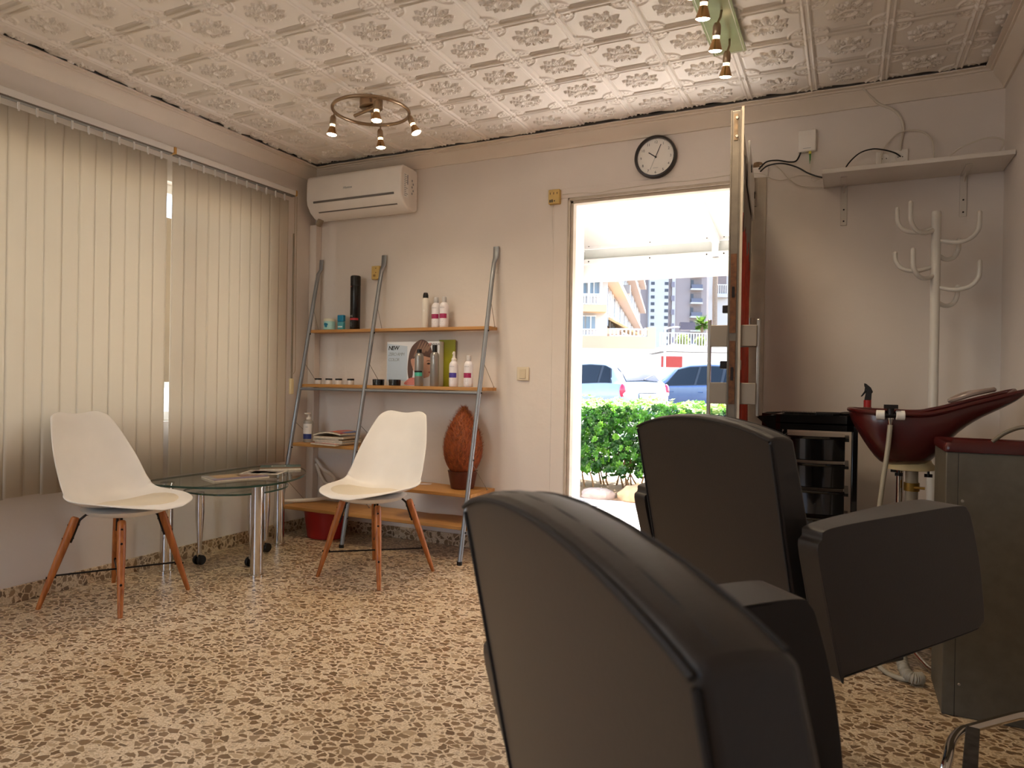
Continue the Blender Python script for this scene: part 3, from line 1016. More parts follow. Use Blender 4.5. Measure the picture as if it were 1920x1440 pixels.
# ---------------------------------------------------------------- coat stand
t = thing('coat_stand', 'grey white metal coat stand with eight curved hooks in the right corner', 'coat stand', (.33, 3.42, 0))
cs = M('coat_stand_paint', 'c9c2b8', .38)
MB().lathe([(.17, 0), (.17, .008), (.15, .018), (.03, .026)], n=36).build('base', cs, t)
MB().lathe([(.0185, .02), (.0185, 1.742), (.016, 1.748)], n=20).build('pole', cs, t)
HK = [(-.145, -.01, 1.768, 1.668, .02), (-.10, -.075, 1.775, 1.658, -.01), (.15, -.02, 1.725, 1.615, 0), (.09, .06, 1.632, 1.552, 0),
      (-.15, -.0, 1.58, 1.505, .02), (-.088, -.08, 1.578, 1.466, -.01), (.153, -.02, 1.525, 1.418, 0), (.088, .06, 1.434, 1.356, 0)]
for hx, hy, zt, zb, _ in HK:
    dx = Vector((hx, hy, 0)); L_ = dx.length; dx.normalize()
    P0 = [dx * .012 + Vector((0, 0, zb + .01)), dx * (L_ * .45) + Vector((0, 0, zb - .004)), dx * (L_ * .78) + Vector((0, 0, zb + .006)), dx * (L_ * .96) + Vector((0, 0, zb + .035)), dx * L_ + Vector((0, 0, zb + .065)), dx * L_ + Vector((0, 0, zt))]
    b = MB().tube(catmull(P0, 6), .0095, 10)
    b.ball(tuple(P0[-1]), .0097, n=10, m=6)
    b.build('hook', cs, t)

# ---------------------------------------------------------------- black trolley
TX, TY = -.125, 3.32
t = thing('salon_trolley', 'black plastic salon trolley with five drawers standing below the wall shelf', 'trolley', (TX, TY, 0))
tray = [(-.205, -.10), (-.125, -.165), (.13, -.165), (.21, -.13), (.255, -.05), (.215, .14), (-.15, .15), (-.205, .06)]
b = MB().prism(tray, lambda a, c, d: (a, c, d), .845, .851)
ol = [Vector((a, c, 0)) for a, c in tray]
for i in range(len(ol)):
    p, q = ol[i], ol[(i + 1) % len(ol)]
    d = (q - p).normalized(); n = Vector((-d.y, d.x, 0)) * .006
    b.add([(p.x, p.y, .82), (q.x, q.y, .82), (q.x, q.y, .884), (p.x, p.y, .884), (p.x + n.x, p.y + n.y, .82), (q.x + n.x, q.y + n.y, .82), (q.x + n.x, q.y + n.y, .884), (p.x + n.x, p.y + n.y, .884)],
          [(0, 1, 2, 3), (7, 6, 5, 4), (3, 2, 6, 7), (4, 5, 1, 0)])
b.build('tray', gloss_black, t)
# slanted wing under the left end of the tray
MB().prism([(-.36 + .135, .872), (-.125, .884), (-.125, .80), (-.15, .80)], lambda a, z, d: (a, d, z), -.15, .12).build('tray_wing', gloss_black, t, bevel=.003)
for x in (-.128, .160):
    for y in (-.145, .13):
        MB().box(x - .011, x + .011, y - .009, y + .009, .07, .845).build('post', gloss_black, t, bevel=.003)
for k in range(5):
    z1 = .795 - .112 * k
    pr = [(-.108, -.13)] + [(-.108 + .232 * i / 12, -.150 - .022 * math.sin(PI * i / 12)) for i in range(13)] + [(.124, -.13), (.124, .12), (-.108, .12)]
    d = MB().prism(pr, lambda a, c, dd: (a, c, dd), z1 - .099, z1).build('drawer', gloss_black, t, bevel=.004)
    lip = [(-.108 + .232 * i / 12, -.156 - .024 * math.sin(PI * i / 12), z1 - .004) for i in range(13)]
    MB().tube(lip, .006, 8).build('drawer_lip', gloss_black, d)
    for s, xx in ((-1, -.113), (1, .131)):
        MB().box(xx - .008, xx + .008, -.14, .12, z1 - .018, z1 - .006).build('runner', black_pl, d)
MB().box(-.14, .172, -.155, .14, .055, .075).build('base', gloss_black, t, bevel=.004)
for x in (-.12, .15):
    for y in (-.13, .12):
        MB().lathe([(.024, -.01), (.026, 0), (.024, .01)], (x, y, .026), 16, axis=(1, 0, 0)).box(x - .012, x + .012, y - .01, y + .01, .04, .058).build('caster', black_pl, t)

# things on the trolley tray
t = thing('spray_bottle', 'spray bottle with a black trigger head and red collar behind the basin rim', 'bottle', (TX + .205, TY - .06, .852))
MB().lathe([(.026, 0), (.028, .006), (.028, .05), (.016, .068), (.013, .072)], n=20).build('body', M('clear_red', '6a1a16', .3), t)
MB().lathe([(.0145, .070), (.0145, .098)], n=16).build('collar', M('collar_red', 'a02420', .4), t)
b = MB().prism([(-.012, .098), (.014, .098), (.015, .125), (.020, .132), (.012, .150), (-.006, .166), (-.014, .168), (-.013, .156), (-.005, .140)], lambda a, z, d: (a, d, z), -.008, .008)
b.prism([(-.010, .155), (-.012, .135), (-.026, .112), (-.020, .112), (-.004, .132)], lambda a, z, d: (a, d, z), -.005, .005)
b.build('trigger_head', black_pl, t, bevel=.002)
b = MB().box(-.10, .10, -.004, .004, 0, .012)
for k in range(32):
    b.box(-.098 + k * .0062, -.0955 + k * .0062, -.0025, .0025, .010, .030)
t = b.build('comb', black_pl)
t.location = (TX - .02, TY - .135, .868); t.rotation_euler = (0, 0, .05)
tag(t, 'black comb lying with its teeth up on the trolley tray', 'comb')
t = thing('hair_brush', 'dark hairbrush lying on the right half of the trolley tray', 'brush', (TX + .12, TY - .10, .884), .12)
MB().tube([(-.11, 0, .006), (-.02, 0, .007)], .006, 10).build('handle', black_pl, t)
MB().ball((.04, 0, .009), .065, .016, .008, 16, 8).build('head', dark_steel, t)

# ---------------------------------------------------------------- backwash basin on a stand
t = thing('backwash_basin', 'burgundy shampoo basin with a long neck rest, between the trolley and the sink cabinet', 'basin', (.17, 2.985, 0))
BX, BY = .17, 2.985
ST = [  # x, half width, rim z, depth
    (.012, .012, .918, .004), (.020, .060, .917, .035), (.045, .110, .915, .080), (.085, .137, .913, .145), (.120, .146, .912, .190), (.155, .148, .911, .196), (.21, .148, .910, .196), (.262, .146, .912, .190),
    (.295, .142, .920, .165), (.335, .137, .931, .110), (.38, .130, .946, .078), (.43, .124, .962, .056), (.48, .118, .978, .045), (.525, .112, .992, .030), (.545, .10, .997, .012), (.550, .09, .998, .004)]
rows = []
for x, hw, zr, dp in ST:
    row = []
    for k in range(17):
        a = PI * k / 16
        notch = 0.018 * max(0, 1 - abs(k - 8) / 3.0) if x > .5 else 0
        row.append((x - BX - notch * (1 if x > .5 else 0), -hw * math.cos(a), zr - dp * (max(0.0, math.sin(a)) ** .42)))
    rows.append(row)
bowl = MB().grid(rows).build('bowl', burgundy, t, solid=.008, subsurf=1)
rim = [(x - BX, -hw, zr) for x, hw, zr, dp in ST] + [(ST[-1][0] - BX - .03, 0, .985)] + [(x - BX, hw, zr) for x, hw, zr, dp in ST[::-1]]
MB().tube(catmull(rim, 3, closed=True), .0085, 8, closed=True).build('rim', burgundy, bowl)
MB().tube(catmull([(.345 - BX, -.05, .962), (.40 - BX, -.075, .985), (.46 - BX, -.03, 1.0), (.47 - BX, .03, 1.0), (.40 - BX, .07, .985), (.35 - BX, .04, .962)], 5, closed=True), .009, 8, closed=True).build('neck_pad', M('clear_gel', '8d7a70', .25), t)
MB().lathe([(.07, .700), (.085, .703), (.085, .716), (.075, .728), (.07, .742)], (.215 - BX, 0, 0), 28).build('collar_plate', cream_pl, t)
b = MB()
for a in (2.2, 4.2, 5.6):
    c = (.215 - BX + .075 * math.cos(a), .075 * math.sin(a))
    b.tube([(c[0], c[1], .71), (c[0], c[1], .683)], .004, 8)
    b.box(c[0] - .013, c[0] + .013, c[1] - .002, c[1] + .002, .680, .692)
b.build('wing_nut', dark_steel, t)
MB().lathe([(.016, .05), (.016, .45), (.0125, .45), (.0125, .705)], (.187 - BX, .02, 0), 18).build('pole', chrome, t)
b = MB()
for a in (.6, 2.2, 3.9, 5.3):
    b.tube([(.187 - BX, .02, .075), (.187 - BX + .16 * math.cos(a), .02 + .16 * math.sin(a), .014), (.187 - BX + .19 * math.cos(a), .02 + .19 * math.sin(a), .010)], .0095, 10)
b.build('foot', chrome, t)
b = MB()
cl = catmull([(.222 - BX, -.03, .70), (.222 - BX, -.03, .56), (.215 - BX, -.04, .40), (.19 - BX, -.06, .22), (.185 - BX, -.13, .10), (.195 - BX, -.22, .035), (.215 - BX, -.27, .026), (.245 - BX, -.255, .024)], 26)
rr = [(.0185 + .0022 * math.cos(i * 1.9)) if i > 24 else .021 for i in range(len(cl))]
b.tube(cl, rr, 14)
b.build('drain_hose', M('grey_beige_hose', 'a39a88', .5), t)
MB().tube([(.222 - BX, -.03, .625), (.222 - BX, -.03, .655)], .026, 14).tube([(.225 - BX, -.05, .64), (.262 - BX, -.06, .64)], .005, 8).build('hose_clamp', M('brass_clamp', '9d7c3a', .35, metal=.7), t)
mx = MB().tube([(.098 - BX, -.158, .905), (.126 - BX, -.160, .905)], .017, 14).tube([(.160 - BX, -.160, .905), (.188 - BX, -.158, .905)], .017, 14).build('mixer_tap', M('tap_white', 'ddd6cc', .3), t, bevel=.002)
MB().tube([(.12 - BX, -.160, .905), (.168 - BX, -.160, .905)], .009, 12).tube([(.143 - BX, -.16, .905), (.143 - BX, -.155, .935)], .012, 12).box(.122 - BX, .166 - BX, -.175, -.135, .928, .942).build('tap_body', dark_steel, mx)
MB().lathe([(.006, .868), (.0105, .89), (.0105, .895)], (.143 - BX, -.161, 0), 12).build('nozzle', chrome, mx)
MB().tube(catmull([(.143 - BX, -.161, .87), (.136 - BX, -.165, .78), (.122 - BX, -.17, .66), (.108 - BX, -.17, .52), (.09 - BX, -.15, .30), (.10 - BX, -.12, .06), (.13 - BX, -.20, .012), (.2 - BX, -.26, .012), (.255 - BX, -.20, .012)], 8), .0085, 10).build('shower_hose', M('hose_beige', 'a49a86', .45), t)

# ---------------------------------------------------------------- sink cabinet
CX0, CX1, CY0, CY1 = .280, .602, 2.520, 2.812
t = thing('sink_cabinet', 'grey steel sink cabinet with a burgundy basin top against the right wall', 'cabinet', ((CX0 + CX1) / 2, (CY0 + CY1) / 2, 0))
gx, gy = (CX0 + CX1) / 2, (CY0 + CY1) / 2
cab_m = M('cabinet_grey', '625b4e', .5, metal=.25, vary=(30, .10), bump=(120, .05, .002))
hx_, hy_ = (CX1 - CX0) / 2, (CY1 - CY0) / 2
MB().box(-hx_, hx_, -hy_, hy_, 0.0, .808).build('body', cab_m, t, bevel=.003)
pn = MB().box(-hx_ + .034, hx_, -hy_ - .0025, -hy_ + .001, .012, .805).build('panel', cab_m, t, bevel=.001)
b = MB()
for z in (.66, .10):
    b.lathe([(.0045, 0), (.003, .002)], (-hx_ + .045, -hy_ - .0025, z), 10, axis=(0, -1, 0))
b.build('screw', steel, pn)
MB().box(-hx_ + .0325, -hx_ + .0345, -hy_ - .0012, -hy_, .0, .806).build('seam', seam_m, t)
# moulded basin top with a sunk bowl
def rr_(cx, cy, hx, hy, r, z, n=5):
    o = []
    for ax, ay, a0 in ((hx - r, hy - r, 0), (-hx + r, hy - r, PI / 2), (-hx + r, -hy + r, PI), (hx - r, -hy + r, 3 * PI / 2)):
        for k in range(n + 1):
            a = a0 + PI / 2 * k / n
            o.append((cx + ax + r * math.cos(a), cy + ay + r * math.sin(a), z))
    return o
loops = [rr_(0, 0, hx_ + .004, hy_ + .006, .012, .809), rr_(0, 0, hx_ + .006, hy_ + .008, .016, .824), rr_(0, 0, hx_ + .002, hy_ + .003, .02, .836), rr_(0, 0, hx_ - .022, hy_ - .022, .03, .832), rr_(0, 0, hx_ - .035, hy_ - .035, .04, .815), rr_(0, 0, hx_ - .055, hy_ - .055, .04, .70)]
m = MB().grid(loops, closed_u=True)
n = len(loops[0])
m.f.append(tuple((len(loops) - 1) * n + k for k in range(n))); m.mi.append(0)
m.build('basin_top', burgundy, t, angle=60)
MB().tube(catmull([(-.005, .09, .83), (.03, .085, .862), (.075, .075, .882), (.12, .05, .874), (.148, .02, .845), (.15, .0, .80), (.14, -.01, .74)], 8), .0065, 10).build('spray_hose', M('hose_dark', '6b5d4b', .4), t)

# ================================================================== WALL AND CEILING FITTINGS
# ---------------------------------------------------------------- vertical blinds
slat_m = translucent('blind_fabric', 'd9cfbf', 0.31, 0.75, vary=(1.2, .03))
rail_m = M('blind_rail', 'ddd8d2', .4)
amber = M('aged_end_cap', 'b98b45', .45)
def blind(label, y0, y1, ys, zt, zb, cap0, cap1):
    t = thing('vertical_blind', label, 'blind', (-3.2, (y0 + y1) / 2, 0))
    oy = (y0 + y1) / 2
    ra = MB().box(-.022, .018, y0 - oy, y1 - oy, 2.166, 2.197).build('head_rail', rail_m, t, bevel=.003)
    MB().box(-.016, .012, y0 - oy + .004, y1 - oy - .004, 2.158, 2.167).build('channel', M('rail_channel_grey', '6e675e', .6), ra)  # darker grey strip along the underside of the rail
    for c in (cap0, cap1):
        if c is not None:
            MB().box(-.024, .020, c - oy - .007, c - oy + .007, 2.163, 2.199).build('end_cap', amber, ra, bevel=.003)
    b = MB()
    for yy in np.arange(y0 + .1, y1, .42):
        b.box(-.07, -.01, yy - oy - .01, yy - oy + .01, 2.196, 2.202)
    b.build('bracket', M('bracket_brown', '6b5a45', .6), ra)
    for i, y in enumerate(ys):
        a = math.radians(70 + 5 * math.sin(i * 2.1)) if True else 0
        w = .0835
        rows = []
        for z in np.linspace(zb + .004 * math.sin(i * 1.7), zt, 9):
            row = []
            for k in range(7):
                u = (k / 6 - .5) * w
                bow = .0012 * (1 - (2 * k / 6 - 1) ** 2)
                # turned nearly flat against the wall, each slat lapping over the next
                px = -.004 + u * math.cos(a) * .04 + bow + (.0022 if i % 2 else -.0006)
                row.append((px, y - oy + u * math.sin(a) + .0, z))
            rows.append(row)
        s = MB().grid(rows).build('slat', slat_m, t, solid=.0012)
        MB().box(-.003, .003, y - oy - .004, y - oy + .004, zt - .008, 2.160).build('hanger', rail_m, s)
    return t
ysA = [2.462 - .0765 * i for i in range(29)]
blind('wide vertical fabric blind on the left wall, cut off by the left photo edge', 0.25, 2.522, ysA, 2.128, .470, None, None)
ysB = [2.571 + .0767 * i for i in range(11)]
blind('narrower vertical fabric blind on the left wall, next to the back corner', 2.536, 3.422, ysB, 2.126, .475, 2.532, 3.424)
t = thing('blind_cord', 'looped pull cord with a cream weight hanging at the end of the narrower blind', 'cord', (-3.185, 3.425, 0))
MB().tube([(0, -.012, 2.16), (.002, -.012, 1.60), (.0, -.012, 1.0)], .0018, 6).tube([(0, .006, 2.16), (0, .008, 1.60), (.004, .010, 1.12), (.0, .012, 1.05), (-.002, .0, 1.03)], .0018, 6).build('cord', M('cord_beige', '9c8a70', .7), t)
MB().tube([(.001, -.022, 1.92), (.001, -.022, 1.0)], .0045, 8).build('tilt_chain', M('chain_grey', '857868', .5, metal=.3), t)
MB().box(-.010, .010, -.032, -.006, .90, 1.0).build('weight', M('weight_cream', 'd8c79b', .5), t, bevel=.004)

# ---------------------------------------------------------------- air conditioner
ac = thing('air_conditioner', 'white split air conditioner under the cornice in the left back corner', 'air conditioner', (-2.81, YB, 2.18))
ac_m = M('ac_white', 'e9e3dc', .35)
ax0, ax1 = -.375, .362
pf = [(0, -.115), (0, .128), (-.045, .133), (-.160, .133), (-.180, .118), (-.186, .08), (-.186, -.02), (-.180, -.055), (-.150, -.098), (-.105, -.128), (-.06, -.132), (-.02, -.128)]
MB().prism(pf, lambda y, z, d: (d, y, z), ax0, ax1).build('casing', ac_m, ac, bevel=.009, seg=3, angle=50)
MB().prism([(-.183, -.047), (-.152, -.092), (-.147, -.088), (-.178, -.043)], lambda y, z, d: (d, y, z), ax0 + .065, ax1 - .05).build('flap', M('ac_flap', 'e4ded6', .4), ac, bevel=.002)
b = MB().prism([(-.1885, -.036), (-.1865, -.048), (-.176, -.048), (-.178, -.036)], lambda y, z, d: (d, y, z), ax0 + .06, ax1 - .052)
b.prism([(-.152, -.0985), (-.146, -.104), (-.140, -.098), (-.146, -.092)], lambda y, z, d: (d, y, z), ax0 + .075, ax1 - .05)
b.build('air_slot', M('slot_grey', '6f6a66', .5), ac)
text('Hisense', .022, (-.075, -.1868, .022), (1, 0, 0), (0, 0, 1), print_grey, ac, name='brand_lettering')
st = MB().box(ax1, ax1 + .0006, -.155, -.105, -.06, .085).build('sticker', M('sticker_white', 'efece8', .5), ac)
b = MB()
rnd.seed(3)
for k in range(12):
    z = .078 - k * .0115
    b.box(ax1 + .0006, ax1 + .0009, -.150, -.150 + rnd.uniform(.015, .040), z - .0035, z)
b.box(ax1 + .0006, ax1 + .0009, -.118, -.109, .02, .08)
b.build('fine_print', print_grey, st)
b = MB()
for k in range(5):
    b.box(ax1 + .0003, ax1 + .0007, -.070 + .012 * (k % 2), -.060 + .012 * (k % 2), .05 - .02 * k, .062 - .02 * k)
b.build('fine_print', print_grey, st)
for k, y in enumerate((-.10, -.085, -.070)):
    MB().tube(catmull([(ax0 + .04, y, -.125), (ax0 + .0, y + .03, -.14), (ax0 - .03 + .0, -.045 + .012 * k, -.15), (ax0 - .055, -.035 + .010 * k, -.165)], 5), .010, 10).build('pipe', M('pipe_lagging', 'a2937f', .7), ac)

# ---------------------------------------------------------------- wall clock
CK = thing('wall_clock', 'round white wall clock with a black rim above the street door', 'clock', (-.937, YB, 2.213))
R_ = .113
MB().lathe([(R_ - .012, .0), (R_, .0), (R_ + .001, .020), (R_ - .003, .032), (R_ - .012, .034), (R_ - .015, .024), (R_ - .015, .012)], (0, 0, 0), 56, axis=(0, -1, 0), cap=False).build('rim', M('clock_rim', '2a211d', .35), CK)
MB().lathe([(R_ - .014, 0), (R_ - .014, .012)], n=48, axis=(0, -1, 0)).build('dial', M('clock_dial', 'e8e2d9', .55), CK)
b = MB()
for k in range(60):
    a = 2 * PI * k / 60
    if k % 5 == 0:
        b.lathe([(.0012, .0122), (.0012, .0126)], (.094 * math.sin(a), 0, .094 * math.cos(a)), 6, axis=(0, -1, 0))
b.build('minute_mark', print_black, CK)
for k in range(1, 13):
    a = 2 * PI * k / 12
    s = .0195
    text(str(k), s, (.080 * math.sin(a), -.0124, .080 * math.cos(a) - s * .35), (1, 0, 0), (0, 0, 1), print_black, CK, name='numeral', align='CENTER', depth=.0002)
def hand(name, ang, L_, w, y, tail, mat):
    a = math.radians(ang)
    d = Vector((math.sin(a), 0, math.cos(a))); n = Vector((d.z, 0, -d.x))
    q = [n * w - d * tail, n * w + d * L_, -n * w + d * L_, -n * w - d * tail]
    MB().add([tuple(p + Vector((0, y, 0))) for p in q] + [tuple(p + Vector((0, y - .001, 0))) for p in q], [(0, 1, 2, 3), (7, 6, 5, 4), (0, 4, 5, 1), (1, 5, 6, 2), (2, 6, 7, 3), (3, 7, 4, 0)]).build(name, mat, CK)
hand('hour_hand', 305, .047, .0026, -.0135, .006, print_black)
hand('minute_hand', 24, .070, .0020, -.0155, .008, print_black)
hand('second_hand', 203, .072, .0006, -.0175, .010, print_grey)
MB().lathe([(.005, .012), (.005, .019)], n=14, axis=(0, -1, 0)).build('hub', print_black, CK)
MB().box(-.014, .014, -.0126, -.0123, -.058, -.0565).build('maker_mark', print_grey, CK)
MB().lathe([(R_ - .0145, .026), (R_ - .0145, .0265)], n=48, axis=(0, -1, 0)).build('lens', clear_glass('clock_lens'), CK)

# ---------------------------------------------------------------- small boxes on the back wall
def wbox(name, label, cat, x, z, w, h, d, mat, bev=.004, part='body'):
    t = thing(name, label, cat, (x, YB, z))
    MB().box(-w / 2, w / 2, -d, 0, -h / 2, h / 2).build(part, mat, t, bevel=bev)
    return t
yel = M('aged_cream_box', 'c9a862', .45, vary=(20, .08))
t = wbox('door_chime', 'aged cream door chime box beside the top of the door frame', 'door chime', -1.512, 2.055, .068, .082, .032, yel)
MB().box(-.026, -.018, -.0325, -.032, -.033, -.018).box(-.014, -.006, -.0325, -.032, -.033, -.016).box(.0, .008, -.0325, -.032, -.028, -.022).build('slot', black_pl, t)
b = MB()
for xx in (-.024, -.003, .018):
    b.box(xx, xx + .004, -.0325, -.032, .012, .024)
b.build('hole', M('dark_brown', '4a3520', .6), t)
MB().tube([(-.018, -.004, -.041), (-.020, -.003, -.14), (-.014, -.003, -.26)], .0013, 6).build('wire', white_pl, t)
t = wbox('alarm_box', 'aged cream plastic box on the wall between the shelf uprights', 'box', -2.746, 1.690, .062, .086, .026, yel)
MB().box(-.016, .002, -.0268, -.026, -.026, -.012).build('label_strip', M('strip_brown', '8a6b35', .5), t)
b = MB()
for zz in (.028, .0):
    b.lathe([(.0035, .026), (.0035, .0264)], (.004, 0, zz), 10, axis=(0, -1, 0))
b.build('screw', M('dark_brown', '4a3520', .6), t)
t = wbox('light_switch', 'cream light switch on the back wall beside the shelf rack', 'light switch', -1.698, 1.049, .078, .078, .009, M('switch_cream', 'd6c7ac', .4))
MB().box(-.020, .020, -.0125, -.009, -.027, .027).build('rocker', M('rocker_cream', 'cdbd9f', .4), t, bevel=.002)
t = wbox('router_box', 'white fibre router box on the wall right of the street door', 'router', -.191, 2.197, .080, .106, .026, white_pl, .005)
MB().box(-.018, .018, -.0266, -.026, -.0385, -.0365).build('mark', print_grey, t)
t = wbox('wall_socket', 'white double wall socket above the wall shelf', 'socket', .175, 2.072, .132, .072, .010, white_pl)
for xx in (-.033, .033):
    s = MB().lathe([(.023, .009), (.023, .0112), (.019, .0112), (.018, .0104)], (xx, 0, 0), 24, axis=(0, -1, 0)).build('outlet', white_pl, t)
    MB().lathe([(.0025, .0105), (.0025, .0112)], (xx - .009, 0, 0), 8, axis=(0, -1, 0)).lathe([(.0025, .0105), (.0025, .0112)], (xx + .009, 0, 0), 8, axis=(0, -1, 0)).build('pin_hole', black_pl, s)
t = thing('cable_opening', 'ragged hole in the wall beside the door where the cables come out', 'hole', (-.418, YB, 2.10))
pl = catmull([(-.02, 0, .024), (.018, 0, .022), (.022, 0, -.004), (.006, 0, -.028), (-.022, 0, -.018)], 3, closed=True)
MB().prism([(p.x, p.z) for p in pl], lambda a, z, d: (a, d, z), -.0035, 0).build('plaster_break', M('broken_plaster', '7d6247', .9, vary=(60, .4)), t)

# ---------------------------------------------------------------- wall shelf with two brackets
t = thing('wall_shelf', 'white wall shelf on two angle brackets in the right back corner', 'shelf', (.247, 3.58, 0))
MB().box(-.362, .360, -.135, .118, 1.962, 1.982).build('board', M('shelf_white', 'd6cec4', .45), t, bevel=.002)
for x in (-.272, .212):
    k = MB().box(x - .014, x + .014, .114, .119, 1.775, 1.962).box(x - .014, x + .014, -.06, .118, 1.957, 1.962).build('angle_bracket', M('bracket_white', 'cfc7bc', .4), t, bevel=.002)
    MB().prism([(.114, 1.93), (.06, 1.957), (.114, 1.957)], lambda y, z, d: (x + d, y, z), -.003, .003).build('gusset', M('bracket_white', 'cfc7bc', .4), k)
    b = MB()
    for z in (1.795, 1.85):
        b.lathe([(.004, 0), (.004, .0015)], (x, .114, z), 10, axis=(0, -1, 0))
    b.build('screw', dark_steel, k)

# ---------------------------------------------------------------- cables
def cable(name, label, pts, r, mat):
    o = MB().tube(catmull(pts, 8), r, 8).build(name, mat)
    tag(o, label, 'cable')
    return o
kb = M('cable_black', '181412', .5)
kw = M('cable_white', 'cfc5b6', .5)
cable('power_cable', 'black cable from the wall hole up to the router box', [(-.414, 3.69, 2.088), (-.377, 3.675, 2.115), (-.327, 3.675, 2.117), (-.27, 3.675, 2.102), (-.238, 3.678, 2.106), (-.219, 3.682, 2.145)], .0038, kb)
cable('power_cable', 'black cable sagging from the wall hole onto the wall shelf', [(-.405, 3.685, 2.074), (-.367, 3.655, 2.090), (-.302, 3.652, 2.092), (-.236, 3.66, 2.069), (-.18, 3.655, 2.03), (-.12, 3.63, 1.998), (-.06, 3.61, 1.987)], .0038, kb)
cable('thin_wire', 'thin white wire along the wall from the door to below the router box', [(-.44, 3.69, 2.072), (-.393, 3.69, 2.061), (-.351, 3.69, 2.034), (-.302, 3.69, 2.021), (-.237, 3.69, 2.034), (-.185, 3.692, 2.03), (-.10, 3.692, 2.01)], .0018, kw)
cable('thin_wire', 'white wire drooping from the wall hole to the left end of the wall shelf', [(-.41, 3.69, 2.105), (-.36, 3.68, 2.104), (-.319, 3.68, 2.081), (-.268, 3.68, 2.019), (-.219, 3.68, 1.982), (-.171, 3.68, 1.972), (-.12, 3.69, 1.966)], .0022, kw)
t = cable('fibre_lead', 'white fibre lead with a green plug hanging under the router box', [(-.178, 3.685, 2.145), (-.175, 3.68, 2.082), (-.171, 3.68, 2.03), (-.160, 3.67, 1.995), (-.125, 3.655, 2.0), (-.09, 3.648, 1.986)], .0018, kw)
MB().box(-.183, -.172, 3.677, 3.688, 2.132, 2.146).build('plug_boot', M('plug_yellow', 'c9c24a', .5), t)
MB().lathe([(.0025, 2.085), (.0045, 2.132)], (-.177, 3.682, 0), 10).build('plug', M('plug_green', '4f8a4a', .5), t)
cable('power_cable', 'black cable arching over the wall shelf in front of the socket', [(-.03, 3.62, 1.987), (-.014, 3.64, 2.045), (.034, 3.645, 2.095), (.086, 3.65, 2.111), (.13, 3.65, 2.104), (.181, 3.655, 2.085), (.208, 3.683, 2.072)], .0034, kb)
cable('white_cable', 'white cable running down from the cornice to the wall socket', [(.04, 3.63, 2.405), (.085, 3.665, 2.36), (.119, 3.688, 2.33), (.171, 3.693, 2.30), (.205, 3.693, 2.26), (.218, 3.693, 2.20), (.21, 3.693, 2.15), (.208, 3.693, 2.10)], .0058, kw)
cable('white_cable', 'white cable loop standing on the wall shelf around the socket', [(.126, 3.63, 1.987), (.128, 3.66, 2.051), (.131, 3.67, 2.092), (.159, 3.68, 2.145), (.201, 3.68, 2.181), (.251, 3.68, 2.187), (.3, 3.675, 2.168), (.332, 3.665, 2.122), (.338, 3.65, 2.053), (.336, 3.62, 1.986)], .0036, kw)
cable('white_cable', 'white cable bent over the right end of the wall shelf', [(.34, 3.62, 1.986), (.375, 3.62, 2.015), (.431, 3.61, 2.058), (.484, 3.6, 2.077), (.535, 3.59, 2.084), (.574, 3.585, 2.075), (.588, 3.58, 2.055), (.575, 3.575, 2.02), (.56, 3.57, 1.986)], .0034, kw)
cable('thin_wire', 'thin painted wire running along the top of the door casing', [(-1.47, 3.692, 2.068), (-1.353, 3.692, 2.066), (-1.259, 3.692, 2.057), (-1.168, 3.692, 2.064), (-1.019, 3.692, 2.069), (-.875, 3.692, 2.073), (-.736, 3.692, 2.069), (-.50, 3.692, 2.077)], .0022, kw)

# ---------------------------------------------------------------- ceiling lamps
glow = M('lamp_glass_lit', 'fff2d8', .3, emis=((1.0, 0.83, 0.58), 26.0))
gold = M('warm_chrome', 'b08a5e', .22, metal=1.0)
frost = M('lamp_neck_lit', 'ffdca0', .3, emis=((1.0, 0.72, 0.38), 3.5))
def spot_head(parent, root, joint, axis, stem_from, power):
    """one lamp head: stem, holder, glass neck and lit front"""
    ax = Vector(axis).normalized(); J = Vector(joint)
    h = MB().lathe([(.010, -.004), (.0145, .006), (.0155, .034), (.013, .040)], J, 20, axis=ax).build('lamp_head', nickel, parent)
    MB().lathe([(.0125, .040), (.0125, .052)], J, 18, axis=ax).build('lamp_neck', frost, h)
    MB().lathe([(.0135, .052), (.024, .084), (.0255, .090), (.0245, .092), (.0125, .054)], J, 24, axis=ax, cap=False).build('reflector', gold, h)
    MB().lathe([(.0238, .089), (.020, .094), (.010, .0965)], J, 22, axis=ax).build('lens', glow, h)
    MB().tube([stem_from, Vector(stem_from) * .5 + J * .5 + Vector((.004, 0, 0)), J], .0045, 8).build('stem', nickel, h)
    d = bpy.data.lights.new('lamp_light', 'SPOT')
    d.energy = power; d.color = (1.0, .80, .55); d.spot_size = math.radians(120); d.spot_blend = .8; d.shadow_soft_size = .06
    lo = bpy.data.objects.new('lamp_light', d); COL.objects.link(lo)
    lo.parent = h
    lo.location = J + ax * .10
    lo.rotation_euler = ax.to_track_quat('-Z', 'Y').to_euler()
RC = Vector((-2.18, 2.862, 2.352))
t = thing('ring_ceiling_lamp', 'satin metal ring ceiling lamp with four lit spots above the glass table', 'ceiling lamp', RC)
RR = .190
MB().tube(circle_pts((0, 0, 0), RR, 56), .0085, 10, closed=True).build('ring', nickel, t)
MB().lathe([(.052, .012), (.058, .016), (.058, .058), (.05, .064)], n=36).build('ceiling_rose', nickel, t)
ra = math.atan2(-.55, .83)
b = MB()
b.tube([(-.109, .008, -.004), (.093, -.055, -.004)], .0085, 10).tube([(0, -.02, -.004), (0, -.01, .02)], .006, 8)
b.build('arm', nickel, t)
for a in (-.95, -.95 + PI):
    MB().tube([(RR * math.cos(a), RR * math.sin(a), .0), (.05 * math.cos(a), .05 * math.sin(a), .03)], .005, 8).build('spoke', nickel, t)
